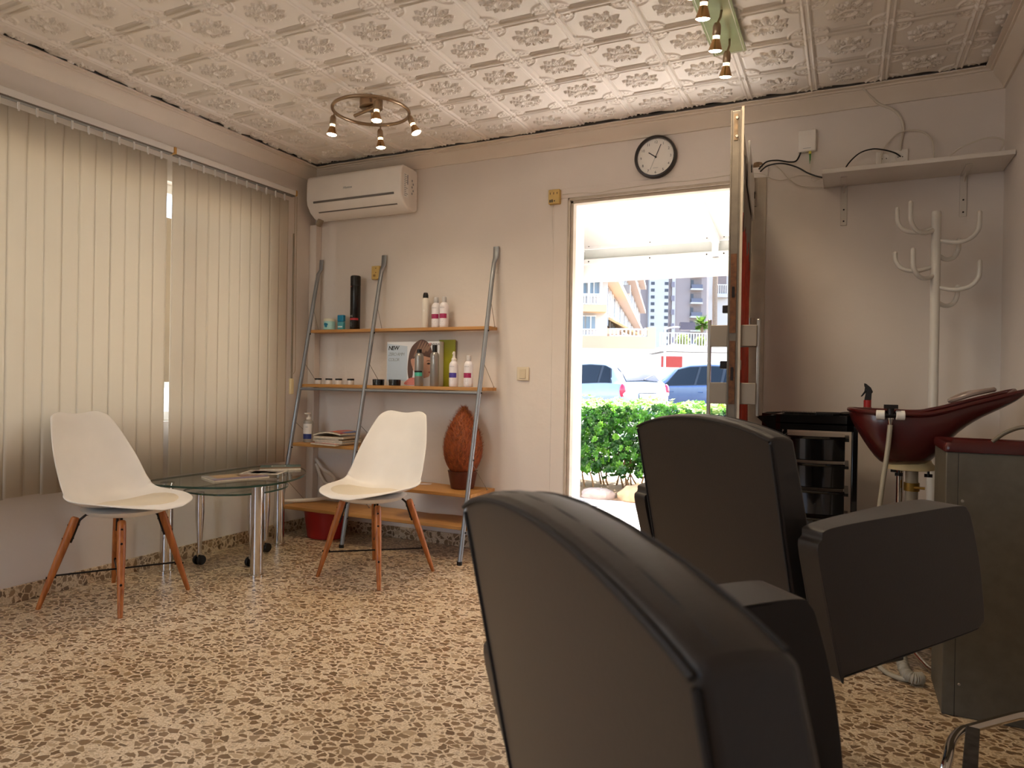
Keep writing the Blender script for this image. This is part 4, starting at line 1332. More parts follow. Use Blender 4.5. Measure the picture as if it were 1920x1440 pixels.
heads = [((-2.36, 2.79), (-.05, -.05, -1)), ((-2.26, 3.05), (.05, .05, -1)), ((-1.99, 2.95), (.45, .1, -1)), ((-2.02, 2.70), (.05, -.05, -1))]
for (hx, hy), ax in heads:
    a = math.atan2(hy - RC.y, hx - RC.x)
    st_ = (RR * math.cos(a), RR * math.sin(a), 0)
    jt = (RR * math.cos(a) * 1.02, RR * math.sin(a) * 1.02, -.026)
    spot_head(t, t, jt, ax, st_, 6)
BL = Vector((-.462, 2.63, 2.42))
t = thing('bar_ceiling_lamp', 'glass and metal bar ceiling lamp with lit spots in front of the street door', 'ceiling lamp', BL)
MB().box(-.066, .066, -.42, .400, -.030, -.022).build('glass_plate', M('frosted_green_plate', '9aa07c', .18, vary=(8, .15)), t, bevel=.002)
MB().box(-.040, .040, -.38, .370, -.022, 0).build('back_plate', steel, t, bevel=.003)
b = MB()
for s in (-1, 1):
    b.box(s * .056 - .0015, s * .056 + .0015, -.41, .39, -.0308, -.030)
b.box(-.056, .056, .3885, .3915, -.0308, -.030)
b.build('plate_line', M('plate_line', 'd9d7c4', .3), t)
for (hx, hy, jx, jy) in ((-.452, 2.40, -.44, 2.44), (-.452, 2.65, -.44, 2.665), (-.452, 2.89, -.445, 2.90), (-.46, 2.25, -.45, 2.26)):
    jt = Vector((hx, hy, 2.42 - .085)) - BL
    spot_head(t, t, jt, (-.10, .22, -1), (jx - BL.x, jy - BL.y, -.03), 6)

# ================================================================== SMALL THINGS ON THE SHELVES
def on(name, label, cat, x, y, z, rz=0, group=None):
    return thing(name, label, cat, (x, y, z), rz, group)
def label_band(r, z0, z1, mat, parent, name='label', a0=-2.9, a1=-.25, n=16):
    rows = [[(r * math.cos(a0 + (a1 - a0) * k / n), r * math.sin(a0 + (a1 - a0) * k / n), z) for k in range(n + 1)] for z in (z0, z1)]
    return MB().grid(rows).build(name, mat, parent)
def curved_text(body, size, r, z, mat, parent, ang=-1.15, name='lettering', align='CENTER'):
    """lettering wrapped on a cylinder, centred at the angle ang"""
    o = text(body, size, (0, 0, 0), (1, 0, 0), (0, 0, 1), mat, parent, name, align=align)
    for v in o.data.vertices:
        a = ang + v.co.x / r
        v.co = Vector(((r + .0003) * math.cos(a), (r + .0003) * math.sin(a), z + v.co.z))
    return o
ZT = 1.3226
mag = M('label_magenta', 'a01f55', .45)
bottle_w = M('bottle_pearl', 'e3dde0', .28)
cap_grey = M('cap_silver_grey', 'bdb8b6', .3)
# top shelf
t = on('cream_jar', 'pale aqua jar with a cream lid at the left end of the top shelf', 'jar', -3.075, 3.630, ZT)
MB().lathe([(.033, 0), (.037, .004), (.037, .052), (.035, .056)], n=28).build('jar_body', M('jar_aqua', 'a9d6cf', .4), t)
MB().lathe([(.0375, .056), (.0375, .070), (.034, .074)], n=28).build('lid', M('jar_lid_cream', 'e0dcc2', .4), t)
b = MB()
for k, (a, z, r) in enumerate(((-1.75, .036, .009), (-1.55, .036, .008), (-1.35, .034, .008), (-1.62, .024, .007), (-1.45, .022, .007))):
    c = Vector((.0374 * math.cos(a), .0374 * math.sin(a), z))
    b.lathe([(r, 0), (r, .0005)], c, 10, axis=(math.cos(a), math.sin(a), 0))
b.build('printed_tree', M('print_teal', '1e7fa0', .5), t)
t = on('deodorant_stick', 'blue and teal stick pack standing next to the aqua jar', 'cosmetic', -2.975, 3.628, ZT)
MB().box(-.024, .024, -.013, .013, 0, .052).build('pack', M('pack_teal', '4f9aa3', .35), t, bevel=.005)
MB().box(-.0245, .0245, -.0135, .0135, .053, .096).build('cap', M('pack_cap_blue', '1f7fa8', .3), t, bevel=.005)
MB().box(-.018, .018, -.0133, -.013, .014, .024).build('print', M('print_pale', 'c4dcd8', .5), t)
t = on('hairspray_can', 'tall black hairspray can with a red band at the top shelf', 'spray can', -2.865, 3.628, ZT)
MB().lathe([(.030, 0), (.0325, .003), (.0325, .275), (.031, .282)], n=32).build('can', M('can_black', '15110f', .25), t)
MB().lathe([(.0328, .282), (.0328, .335), (.031, .343), (.026, .346)], n=32).build('cap', black_pl, t)
label_band(.0328, .058, .072, M('band_red', 'a3262a', .4), t, 'red_band')
curved_text('3×6', .020, .0328, .078, M('print_white', 'e8e4de', .5), t, -1.9)
label_band(.0327, .272, .2745, M('print_red_line', 'b5343a', .4), t, 'thin_line', -2.4, -1.7)
b = MB()
for k in range(5):
    b.box(0, .018 - .003 * (k % 2), 0, .0005, .046 - .008 * k, .049 - .008 * k)
o = b.build('fine_print', print_grey, t)
for v in o.data.vertices:
    a = -2.05 + v.co.x / .0328
    v.co = Vector(((.0329 + v.co.y) * math.cos(a), (.0329 + v.co.y) * math.sin(a), v.co.z))
t = on('spray_bottle_slim', 'slim white spray bottle with a black cap on the top shelf', 'bottle', -2.333, 3.632, ZT)
MB().lathe([(.021, 0), (.0225, .003), (.0225, .168), (.019, .180), (.013, .186)], n=26).build('bottle_body', M('bottle_white', 'ded6cb', .3), t)
MB().lathe([(.0165, .182), (.0165, .200), (.013, .214), (.010, .216)], n=22).build('cap', black_pl, t)
b = MB().lathe([(.006, 0), (.006, .0006)], (.0226 * math.cos(-1.45), .0226 * math.sin(-1.45), .105), 14, axis=(math.cos(-1.45), math.sin(-1.45), 0))
b.build('printed_dot', M('print_white', 'e8e4de', .5), t)
def shampoo(label, x, y, z, col=mag, name='shampoo_bottle', title='INDOLA', spray=False, h=1.0):
    t = on(name, label, 'bottle', x, y, z)
    MB().lathe([(.024, 0), (.027, .004), (.0275, .020), (.0275, .122), (.026, .134), (.020, .146), (.013, .152), (.011, .154)], n=30).build('bottle_body', bottle_w, t)
    if not spray:
        MB().lathe([(.0145, .153), (.0150, .156), (.0140, .182), (.012, .185)], n=24).build('cap', cap_grey, t)
    else:
        c = MB().lathe([(.0145, .153), (.0145, .166), (.010, .170), (.009, .180)], n=20).build('pump_collar', white_pl, t)
        MB().lathe([(.007, .180), (.0075, .200), (.006, .208)], n=16).box(-.004, .004, -.014, 0, .192, .200).build('pump_head', white_pl, c, bevel=.001)
    lb = label_band(.0278, .054, .082, col, t, 'label', -2.45, -.45)
    curved_text(title, .0085, .0278, .128 - .012, print_grey, t, -1.55)
    b = MB()
    for k, (w, zz) in enumerate(((.020, .0715), (.026, .062))):
        b.box(-w / 2, w / 2, 0, .0003, zz, zz + .003)
    for k, (w, zz) in enumerate(((.020, .042), (.016, .034), (.022, .022))):
        b.box(-w / 2, w / 2, 0, .0003, zz, zz + .002)
    o = b.build('fine_print', print_grey, t)
    for v in o.data.vertices:
        a = -1.55 + v.co.x / .0278
        v.co = Vector(((.0281 + v.co.y) * math.cos(a), (.0281 + v.co.y) * math.sin(a), v.co.z))
    return t
shampoo('left shampoo bottle of the magenta-labelled pair on the top shelf', -2.259, 3.636, ZT)
shampoo('right shampoo bottle of the magenta-labelled pair on the top shelf', -2.194, 3.622, ZT)
# second shelf
Z2 = .9666
for k, (x, rz) in enumerate(((-3.106, .1), (-3.018, -.1), (-2.938, .05), (-2.842, .2))):
    w = ('leftmost of four small ones on the middle shelf', 'second from left of four small ones on the middle shelf', 'third from left of four small ones on the middle shelf', 'rightmost of four small ones, nearest the middle upright')[k]
    t = on('small_jar', 'white jar with black lid, ' + w, 'jar', x, 3.565, Z2, rz, 'small white jars with black lids')
    MB().lathe([(.020, 0), (.0215, .002), (.0215, .027)], n=24).build('jar_body', M('jar_white', 'e2dcd6', .35), t)
    MB().lathe([(.0222, .027), (.0222, .037), (.021, .038)], n=24).build('lid', black_pl, t)
    b = MB()
    for q in range(3):
        b.box(-.012, .010 - .004 * q, 0, .0003, .020 - .006 * q, .0222 - .006 * q)
    o = b.build('print', print_grey, t)
    for v in o.data.vertices:
        a = -1.35 + v.co.x / .0215
        v.co = Vector(((.0216 + v.co.y) * math.cos(a), (.0216 + v.co.y) * math.sin(a), v.co.z))
for k, x in enumerate((-2.619, -2.497)):
    t = on('wax_tub', ('black hair wax tub on the middle shelf, directly right of the middle upright', 'black hair wax tub on the middle shelf, in front of the lower left card corner')[k], 'jar', x, 3.555, Z2)
    MB().lathe([(.034, 0), (.036, .002), (.036, .020)], n=28).build('jar_body', M('tub_black', '1a1615', .25), t)
    MB().lathe([(.0372, .020), (.0372, .036), (.035, .0375)], n=28).build('lid', gloss_black, t)
    b = MB().box(-.022, .022, 0, .0003, .009, .0105).box(-.001, .001, 0, .0003, .004, .017)
    o = b.build('print', print_grey, t)
    for v in o.data.vertices:
        a = -1.35 + v.co.x / .036
        v.co = Vector(((.0361 + v.co.y) * math.cos(a), (.0361 + v.co.y) * math.sin(a), v.co.z))

# display card with a woman's portrait, printed in flat colours
t = on('display_card', 'white advertising card with a woman\'s portrait standing on the middle shelf', 'display card', -2.407, 3.630, Z2, .0)
cw, chh = .385, .285
MB().box(-cw / 2 - .01, cw / 2 - .012, -.004, .0, 0, chh - .012).box(cw / 2 - .013, cw / 2 - .010, -.002, .045, 0, chh - .012).build('card', M('card_white', 'dcdde2', .4), t)
def flat(pts, mat, y, name, smooth_n=5, par=None):
    ol = [(p.x, p.y) for p in catmull([(a, z, 0) for a, z in pts], smooth_n, closed=True)] if smooth_n else pts
    return MB().prism(ol, lambda a, z, d: (a, d, z), y - .0004, y).build(name, mat, par or t, smooth=False)
flat([(-.198, .03), (-.05, .03), (-.05, .245), (-.198, .262)], M('print_sky', 'b9c6d4', .5), -.0041, 'printed_ground', 0)
MB().box(-.2, -.199, -.0045, -.004, 0, .27).build('card_border', print_grey, t)
hair = M('print_hair', '5a4038', .5); skin_p = M('print_skin', 'c69a86', .5)
flat([(-.030, .030), (-.045, .09), (-.040, .17), (-.020, .235), (.025, .275), (.065, .284), (.105, .262), (.130, .215), (.135, .18), (.10, .17), (.03, .155), (-.002, .11), (-.008, .06)], hair, -.0050, 'printed_hair')
flat([(-.010, .12), (-.003, .165), (.05, .185), (.10, .178), (.126, .168), (.128, .135), (.134, .108), (.124, .098), (.126, .086), (.118, .076), (.110, .060), (.07, .048), (.03, .05), (.005, .085)], skin_p, -.0056, 'printed_face')
flat([(-.012, .03), (.02, .06), (.05, .05), (.07, .02), (.03, .012), (-.02, .016)], skin_p, -.0054, 'printed_neck')
flat([(-.022, .160), (-.004, .168), (.003, .145), (-.004, .118), (-.014, .125)], M('print_ear', 'b98873', .5), -.0060, 'printed_ear')
for k in range(5):
    flat([(.0 + .022 * k, .190 + .008 * k), (.045 + .018 * k, .272 - .004 * k), (.052 + .018 * k, .270 - .005 * k), (.012 + .022 * k, .188 + .006 * k)], M('print_hair_light', '8a6a58', .5), -.0054, 'printed_strand', 3)
flat([(.095, .137), (.108, .143), (.121, .138), (.108, .132)], M('print_eye', '2c211d', .5), -.0061, 'printed_eye', 3)
flat([(.088, .152), (.108, .158), (.124, .152), (.108, .154)], hair, -.0061, 'printed_brow', 3)
flat([(.106, .086), (.118, .090), (.127, .085), (.116, .080)], M('print_lips', '8f4a45', .5), -.0061, 'printed_lips', 3)
flat([(-.062, .008), (-.055, .03), (-.02, .050), (.03, .045), (.06, .008)], M('print_coral', 'c9766e', .5), -.0057, 'printed_dress', 4)
b = MB()
for i in range(9):
    for j in range(4):
        b.lathe([(.0028, 0), (.0028, .0004)], (-.048 + .011 * i + .005 * (j % 2), -.0058, .006 + .010 * j), 6, axis=(0, -1, 0))
b.build('printed_dots', M('print_rose', 'e0a8a0', .5), t)
text('NEW', .036, (-.192, -.0045, .222), (1, 0, 0), (0, 0, 1), print_black, t, shear=.2, spacing=.85, bold=.0008)
text('ZERO AMM', .028, (-.192, -.0045, .186), (1, 0, 0), (0, 0, 1), print_grey, t, shear=.2, spacing=.78)
text('COLOR', .028, (-.192, -.0045, .152), (1, 0, 0), (0, 0, 1), print_grey, t, shear=.2, spacing=.78)
b = MB()
red_p = M('print_red', 'c0202c', .5)
for s in (0, .008):
    b.prism([(.107 + s, .247), (.111 + s, .247), (.116 + s, .265), (.112 + s, .265)], lambda a, z, d: (a, d, z), -.0045, -.004)
b.build('printed_logo', red_p, t)
text('INDOLA', .019, (.119, -.0045, .249), (1, 0, 0), (0, 0, 1), print_black, t, spacing=.85)
b = MB().box(.140, .157, -.0048, -.004, .05, .115)
b.build('printed_bottle', M('print_product', '8d8f86', .5), t)
MB().box(.139, .158, -.0052, -.0048, .052, .078).box(.141, .156, -.0052, -.0048, .096, .125).build('printed_label', print_black, t)
flat([(.150, .118), (.164, .105), (.166, .090), (.152, .082), (.142, .094)], M('print_amber', 'b98b2e', .5), -.0056, 'printed_drop', 4)
t = on('yellow_green_card', 'yellow green card showing behind the right edge of the display card', 'card', -2.20, 3.682, Z2)
MB().box(-.06, .055, -.004, .0, 0, .285).build('card', M('card_lime', '9a9a22', .5), t)

def spray_can(label, x, y, cap_h, body_h, band, r=.0265, lettering=None):
    t = on('styling_spray', label, 'spray can', x, y, Z2)
    MB().lathe([(r - .002, 0), (r, .003), (r, body_h - .022), (r - .002, body_h - .010), (r - .010, body_h), (r - .012, body_h + .001)], n=30).build('can', M('can_silver', '9b9793', .28, metal=.6), t)
    MB().lathe([(r - .0115, body_h), (r - .0115, body_h + cap_h), (r - .014, body_h + cap_h + .002)], n=24).build('cap', black_pl, t)
    if band:
        label_band(r + .0003, .082, .092, print_black, t, 'band_top')
        label_band(r + .0003, .060, .082, band, t, 'band')
    if lettering:
        curved_text(lettering[0], .026, r, .115, print_grey, t, -1.4)
        curved_text(lettering[1], .026, r, .085, print_grey, t, -1.4)
    curved_text('INDOLA', .009, r, body_h - .04, print_grey, t, -1.5)
    return t
spray_can('grey spray can with a teal band in front of the portrait card', -2.321, 3.553, .022, .198, M('band_teal', '49b096', .4))
spray_can('tall silver spray can with black cap, right of the teal banded one', -2.214, 3.556, .042, .203, None, lettering=('4', '3'))
shampoo('white pump spray bottle with a purple label on the middle shelf', -2.085, 3.562, Z2, M('label_purple', '4a3a9a', .45), 'pump_bottle', spray=True)
shampoo('magenta-labelled shampoo bottle at the right end of the middle shelf', -1.985, 3.560, Z2)

# third shelf
Z3 = .5886
t = on('sanitizer_bottle', 'clear pump sanitizer bottle with a white and blue label on the low left shelf', 'bottle', -3.150, 3.530, Z3)
MB().lathe([(.030, 0), (.032, .004), (.032, .125), (.028, .140), (.013, .148)], n=28).build('bottle_body', M('clear_plastic', 'cfc8be', .12, trans=.6), t)
label_band(.0325, .055, .120, M('label_white', 'e2dcd5', .5), t, 'label', -2.7, -.2)
label_band(.0325, .022, .055, M('label_navy', '27346f', .45), t, 'label_lower', -2.7, -.2)
curved_text('GEL', .012, .0326, .096, print_grey, t, -1.2)
MB().lathe([(.014, .146), (.014, .162), (.006, .164), (.006, .182)], n=18).build('pump_collar', white_pl, t)
MB().box(-.010, .010, -.030, .010, .182, .190).build('pump_head', white_pl, t, bevel=.002)

page = M('paper_pages', 'cfc2ac', .8, vary=(90, .12))
covers = ['b23a2e', '7d8f9a', '8c7a63', '6a6157', 'a08868', '595049', '9a8f80', '84654a', '736a60', 'a59a86']
def magazine(name, label, x, y, z, rz, w, d, th, col, group=None, curl=0.0, art=None):
    t = on(name, label, 'magazine', x, y, z, rz, group)
    def sheet(z0, z1, inset, mat, nm):
        nx = 12
        rows = []
        for (yy, zz) in ((-d / 2 + inset, z0), (-d / 2 + inset, z1), (d / 2 - inset, z1), (d / 2 - inset, z0), (-d / 2 + inset, z0)):
            rows.append([(-w / 2 + inset + (w - 2 * inset) * k / nx, yy, zz + curl * math.sin(PI * k / nx) + curl * .6 * (k / nx) ** 3) for k in range(nx + 1)])
        m = MB().grid(rows)
        for side in (0, nx):
            i = [r * (nx + 1) + side for r in range(4)]
            m.f.append(tuple(i)); m.mi.append(0)
        return m.build(nm, mat, t, angle=30)
    sheet(0, th - .0008, .001, page, 'pages')
    sheet(th - .0008, th, 0, M('cover_' + col, col, .3), 'cover')
    if art:
        b = MB()
        mats = [M('art_' + c, c, .4) for _, c in art]
        for i, ((x0, x1, y0, y1), c) in enumerate(art):
            rows = []
            for yy in (y0, y1):
                rows.append([((-.5 + x0 + (x1 - x0) * k / 6) * w, (-.5 + yy) * d, th + .0004 + curl * math.sin(PI * (x0 + (x1 - x0) * k / 6)) + curl * .6 * (x0 + (x1 - x0) * k / 6) ** 3) for k in range(7)])
            b.grid(rows, i)
        b.build('cover_print', mats, t)
    return t
# stacked magazines on the low left shelf
zz = Z3
widths = [(.225, .20), (.22, .195), (.23, .205), (.215, .19), (.225, .20), (.22, .20)]
names = ['lowest magazine in the pile on the low left shelf, corner overhanging the edge', 'second magazine from the bottom in the low left shelf pile', 'third magazine from the bottom in the low left shelf pile', 'third magazine from the top in the low left shelf pile', 'second magazine from the top in the low left shelf pile', 'colourful topmost magazine in the pile on the low left shelf']
for k in range(6):
    th = (.011, .010, .012, .009, .012, .010)[k]
    art = None
    if k == 5:
        art = [((.0, .22, .0, 1), 'c2452a'), ((.0, .18, .5, 1), 'b3262f'), ((.24, .36, .0, 1), '8fa7ad'), ((.40, .72, .1, 1), 'b82c34'), ((.45, .60, .0, .4), 'd59a93'), ((.72, .80, 0, 1), 'c08a2a'), ((.80, .98, .3, 1), '4a5f9a'), ((.86, 1.0, .0, .3), 'a52a3a')]
    magazine('magazine', names[k], -2.905 + (-.01, .012, 0, -.008, .01, 0)[k], 3.515 + (-.012, 0, .006, 0, -.004, 0)[k], zz, (-.13, -.04, .02, -.06, .05, -.02)[k], widths[k][0], widths[k][1] * .95, th, covers[k], 'magazines piled on the low left shelf', curl=.018 if k == 5 else .0, art=art)
    zz += th + .0003
zz = Z3
nm2 = ['bottom magazine of the small pile behind the middle upright', 'middle magazine of the small pile behind the middle upright', 'top magazine of the small pile behind the middle upright']
for k in range(3):
    th = (.012, .010, .011)[k]
    magazine('magazine', nm2[k], -2.585 + .004 * k, 3.565, zz, (.03, -.05, .06)[k], .16, .17, th, covers[6 + k], 'magazines piled on the low left shelf')
    zz += th + .0003

# fourth shelf: straw lamp and leaflet
t = on('straw_lamp', 'brown straw egg shaped lamp in a dark pot on the lower right shelf', 'lamp', -2.022, 3.576, .3726)
MB().lathe([(.060, 0), (.068, .004), (.085, .095), (.088, .105), (.080, .104)], n=36).build('pot', M('pot_brown', '5a2a1c', .45, vary=(40, .15), bump=(80, .1, .003)), t)
ep = lambda f: (.110 * (math.sin(PI * min(1, (f * .93 + .07)) ** .80) ** .75) + .004, .085 + .385 * f)
prof = [ep(f) for f in np.linspace(0, 1, 22)]
straw = M('straw_rust', '8a4522', .7, vary=(55, .45), stretch=(1, 1, .35))
sh = MB().lathe(prof, n=40).build('straw_body', straw, t)
rnd.seed(11)
b = MB()
for k in range(2600):
    f = rnd.random() ** .9
    r, z = ep(f)
    a = rnd.uniform(0, 2 * PI)
    up = .5 + .5 * f
    P = Vector((r * math.cos(a), r * math.sin(a), z))
    tn = Vector((-math.sin(a), math.cos(a), 0)); ra_ = Vector((math.cos(a), math.sin(a), 0))
    d = (Vector((0, 0, 1)) * rnd.uniform(.4, 1) + tn * rnd.uniform(-.55, .55) + ra_ * rnd.uniform(.05, .5)).normalized()
    L_ = rnd.uniform(.015, .034)
    s = d.cross(ra_).normalized() * .0011
    q = P - ra_ * .003
    m_ = q + d * L_ * .55 + ra_ * .003
    e = q + d * L_ + ra_ * rnd.uniform(-.004, .004)
    b.add([q - s, q + s, m_ + s, m_ - s, e], [(0, 1, 2, 3), (3, 2, 4)], k % 2)
b.build('straw', [straw, M('straw_light', 'b8692f', .65)], t)
o = MB().box(-.05, .05, -.03, .03, 0, .0012).build('leaflet', M('leaflet_lilac', 'c9b6b4', .6))
o.location = (-2.31, 3.60, .3726); o.rotation_euler = (0, 0, .35)
tag(o, 'small pale leaflet lying on the lower right shelf', 'leaflet')

# below: red basin and white hose
t = on('wash_basin', 'red plastic tub under the lowest left shelf board', 'tub', -2.965, 3.50, 0)
MB().lathe([(.105, 0), (.125, .003), (.150, .17), (.160, .172), (.160, .176), (.146, .176), (.120, .012), (.0, .012)], n=44, cap=False).build('tub', M('tub_red', 'a01c1c', .3), t)
for o in t.children:
    o.scale = (1.0, .82, 1.0)
hose_w = M('hose_white', 'd6cfc4', .45)
def corrugated(pts, r):
    c = catmull(pts, 18)
    return MB().tube(c, [r + (.0012 if i % 2 else 0) for i in range(len(c))], 12)
o = corrugated([(-3.245, 3.405, .212), (-3.19, 3.46, .2125), (-3.12, 3.54, .213), (-3.05, 3.60, .222), (-2.97, 3.63, .224), (-2.90, 3.635, .212)], .0125).build('drain_hose', hose_w)
tag(o, 'white flexible hose lying along the lowest left shelf board', 'hose')
o = corrugated([(-3.205, 3.672, .46), (-3.16, 3.64, .445), (-3.10, 3.62, .405), (-3.045, 3.63, .375), (-3.02, 3.64, .34), (-3.06, 3.655, .305), (-3.12, 3.665, .31), (-3.17, 3.672, .36), (-3.205, 3.675, .43)], .011).build('hose_loop', hose_w)
tag(o, 'looped end of a white hose coming out of the corner trunking', 'hose')

# on the glass table
ZG = .4706
magazine('magazine', 'glossy brown magazine with a violet lower edge on the near side of the glass table', -2.905, 2.705, ZG, 1.18, .285, .20, .008, '9c8468', curl=.0, art=[((.0, 1, .0, .25), '746a86'), ((.0, .12, .25, 1), '9a938c'), ((.15, .6, .45, .8), 'b79a72'), ((.55, .95, .30, .7), '8a6a5a')])
magazine('brochure', 'white bordered brochure lying across the glossy magazine', -2.885, 2.885, ZG + .0085, .42, .21, .155, .003, 'd8cdbd', art=[((.06, .94, .08, .92), '8d8580'), ((.2, .6, .3, .75), 'b08a7c'), ((.62, .85, .2, .6), 'a59c86'), ((.25, .5, .12, .3), '6d5a55')])
magazine('magazine', 'teal covered magazine with a white oval at the far end of the glass table', -2.985, 3.115, ZG, .75, .225, .18, .012, '3f5f60', art=[((.0, 1, .0, .22), '9a6f45'), ((.28, .62, .50, .56), 'dcdad2'), ((.28, .62, .72, .78), 'dcdad2'), ((.27, .30, .52, .76), 'dcdad2'), ((.60, .63, .52, .76), 'dcdad2')])

# ================================================================== OUTSIDE THE DOOR
pave = M('pale_paving', 'ddd7cf', .8, vary=(3, .06), bump=(60, .15, .003))
YO = YB + WT
struct(MB().box(-9, 8, YO, 9.4, -.14, -.004).build('trim_6', pave, smooth=False))
g = MB().box(-60, 60, 9.4, 260, -.30, -.10)
g.box(-60, XL - WT, -40, 9.4, -.30, -.10)
struct(g.build('ground', M('street_surface', '5f5c5a', .9, vary=(1, .1)), smooth=False))
grout = M('paving_joint', '8f8882', .9)
b = MB()
for yy in np.arange(YO + .5, 6.0, .5):
    b.box(-6, 4, yy - .003, yy + .003, -.006, -.0035)
for xx in np.arange(-6, 4, .5):
    b.box(xx - .003, xx + .003, YO, 6.0, -.006, -.0035)
struct(b.build('trim_7', grout, smooth=False))

# terrace canopy: white translucent sheets on an aluminium frame
CA = thing('terrace_canopy', 'white aluminium terrace canopy with translucent roof sheets over the street door', 'canopy', (-.6, 4.7, 0))
cox, coy = -.6, 4.7
al_w = M('aluminium_white', 'c9c6c3', .4)
sheet = translucent('roof_sheet', 'dcd7d0', .12, .5)
side_sheet = translucent('side_sheet', 'cbc8c4', .06, .5)
ROOF = lambda y: 2.150 + .175 * (5.6 - y)
yf = 5.60
b = MB()
b.box(-2.06 - cox, 3.2 - cox, yf - .03 - coy, yf + .03 - coy, 2.125, 2.180)
b.box(-2.06 - cox, 3.2 - cox, yf - .03 - coy, yf + .03 - coy, 2.0, 2.045)
b.build('front_beam', al_w, CA, bevel=.003)
MB().box(-2.06 - cox, 3.2 - cox, yf - .004 - coy, yf + .004 - coy, 2.045, 2.125).build('glazed_strip', M('strip_glass', 'b9bdb8', .3, vary=(5, .05)), CA)
va = MB().box(-2.06 - cox, 3.2 - cox, yf + .0 - coy, yf + .008 - coy, 1.852, 2.0).build('valance', side_sheet, CA)
for x in (-2.04, -.935, .2, 1.35, 2.5):
    MB().box(x - .025 - cox, x + .025 - cox, yf - .034 - coy, yf + .028 - coy, 2.0, 2.18).build('upright', al_w, CA, bevel=.002)
    ya, yb = YO, yf
    m = MB()
    for y0, y1 in ((ya, yb),):
        m.add([(x - .03 - cox, y0 - coy, ROOF(y0) - .045), (x + .03 - cox, y0 - coy, ROOF(y0) - .045), (x + .03 - cox, y1 - coy, ROOF(y1) - .045), (x - .03 - cox, y1 - coy, ROOF(y1) - .045),
               (x - .03 - cox, y0 - coy, ROOF(y0)), (x + .03 - cox, y0 - coy, ROOF(y0)), (x + .03 - cox, y1 - coy, ROOF(y1)), (x - .03 - cox, y1 - coy, ROOF(y1))],
              [(3, 2, 1, 0), (4, 5, 6, 7), (0, 1, 5, 4), (1, 2, 6, 5), (2, 3, 7, 6), (3, 0, 4, 7)])
    m.build('rafter', al_w, CA)
m = MB().add([(-2.06 - cox, YO - coy, ROOF(YO)), (3.2 - cox, YO - coy, ROOF(YO)), (3.2 - cox, yf + .03 - coy, ROOF(yf + .03)), (-2.06 - cox, yf + .03 - coy, ROOF(yf + .03))], [(0, 1, 2, 3)])
m.build('roof_sheet', sheet, CA, solid=.008)
MB().prism([(YO - coy, ROOF(YO)), (yf - coy, 2.15), (yf - coy, 1.852), (YO - coy, 1.852)], lambda y, z, d: (d, y, z), -2.065 - cox, -2.057 - cox).build('side_sheet', side_sheet, CA)
m = MB().box(-2.075 - cox, -2.035 - cox, YO - coy, yf - coy, 2.0, 2.045)
m.build('side_beam', al_w, CA)
for x in (3.15, -2.04):
    if x > 0:
        MB().box(x - .03 - cox, x + .03 - cox, yf - .03 - coy, yf + .03 - coy, -.004, 2.0).build('post', al_w, CA)
b = MB()
for x in (-1.97, -1.45, -1.0, -.87, -.5):
    for z in (2.15, 2.022):
        b.lathe([(.006, 0), (.006, .002)], (x - cox, yf - .03 - coy, z), 8, axis=(0, -1, 0))
b.build('screw', dark_steel, CA)

# hedge: leaf rosettes over brown twigs
rnd.seed(5)
HG = thing('hedge', 'dense green clipped hedge with round leaf rosettes between the paving and the parked cars', 'hedge', (-1.5, 6.45, 0))
hx0, hx1, hy0, hy1 = -4.6, 2.4, 6.02, 6.95
leaf_m = []
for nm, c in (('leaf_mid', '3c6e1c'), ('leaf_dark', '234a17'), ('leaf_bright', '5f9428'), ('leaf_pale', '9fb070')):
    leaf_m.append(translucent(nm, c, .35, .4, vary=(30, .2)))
lb = MB()
def leafq(P, d, up, L_, w, mi):
    s = d.cross(up).normalized() * w
    lb.add([P, P + d * L_ * .62 + s + up * .004, P + d * L_ + up * .002, P + d * L_ * .62 - s + up * .004], [(0, 1, 2), (0, 2, 3)], mi)
def rosette(P, N_, mi, size):
    t1 = N_.orthogonal().normalized(); t2 = N_.cross(t1)
    a0 = rnd.uniform(0, 6.28)
    n = rnd.randint(6, 9)
    for i in range(n):
        a = a0 + 2 * PI * i / n
        d = (t1 * math.cos(a) + t2 * math.sin(a) + N_ * rnd.uniform(.15, .55)).normalized()
        leafq(P, d, N_, size * rnd.uniform(.8, 1.2), size * .27, mi)
    for i in range(3):
        a = a0 + 2 * PI * i / 3 + .5
        d = (t1 * math.cos(a) + t2 * math.sin(a) + N_ * 1.3).normalized()
        leafq(P, d, N_, size * .55, size * .16, mi)
def hedge_top(x, y):
    return .80 + .035 * math.sin(x * 3.3) * math.cos(y * 5) + .02 * math.sin(x * 11 + y * 7)
for k in range(5200):
    x = rnd.uniform(hx0, hx1)
    q = rnd.random()
    if q < .62:
        z = rnd.uniform(.20, hedge_top(x, hy0) - .02)
        y = hy0 + .05 * math.sin(x * 5 + z * 7) + rnd.uniform(-.03, .14) + max(0, .34 - z) * .35
        N_ = Vector((rnd.uniform(-.6, .6), -1, rnd.uniform(-.1, .9))).normalized()
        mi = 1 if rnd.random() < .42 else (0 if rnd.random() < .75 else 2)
    else:
        y = rnd.uniform(hy0, hy1)
        z = hedge_top(x, y) + rnd.uniform(-.05, .03)
        N_ = Vector((rnd.uniform(-.5, .5), rnd.uniform(-.7, .5), 1)).normalized()
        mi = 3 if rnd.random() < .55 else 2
    rosette(Vector((x + 1.5, y - 6.45, z)), N_, mi, rnd.uniform(.028, .046))
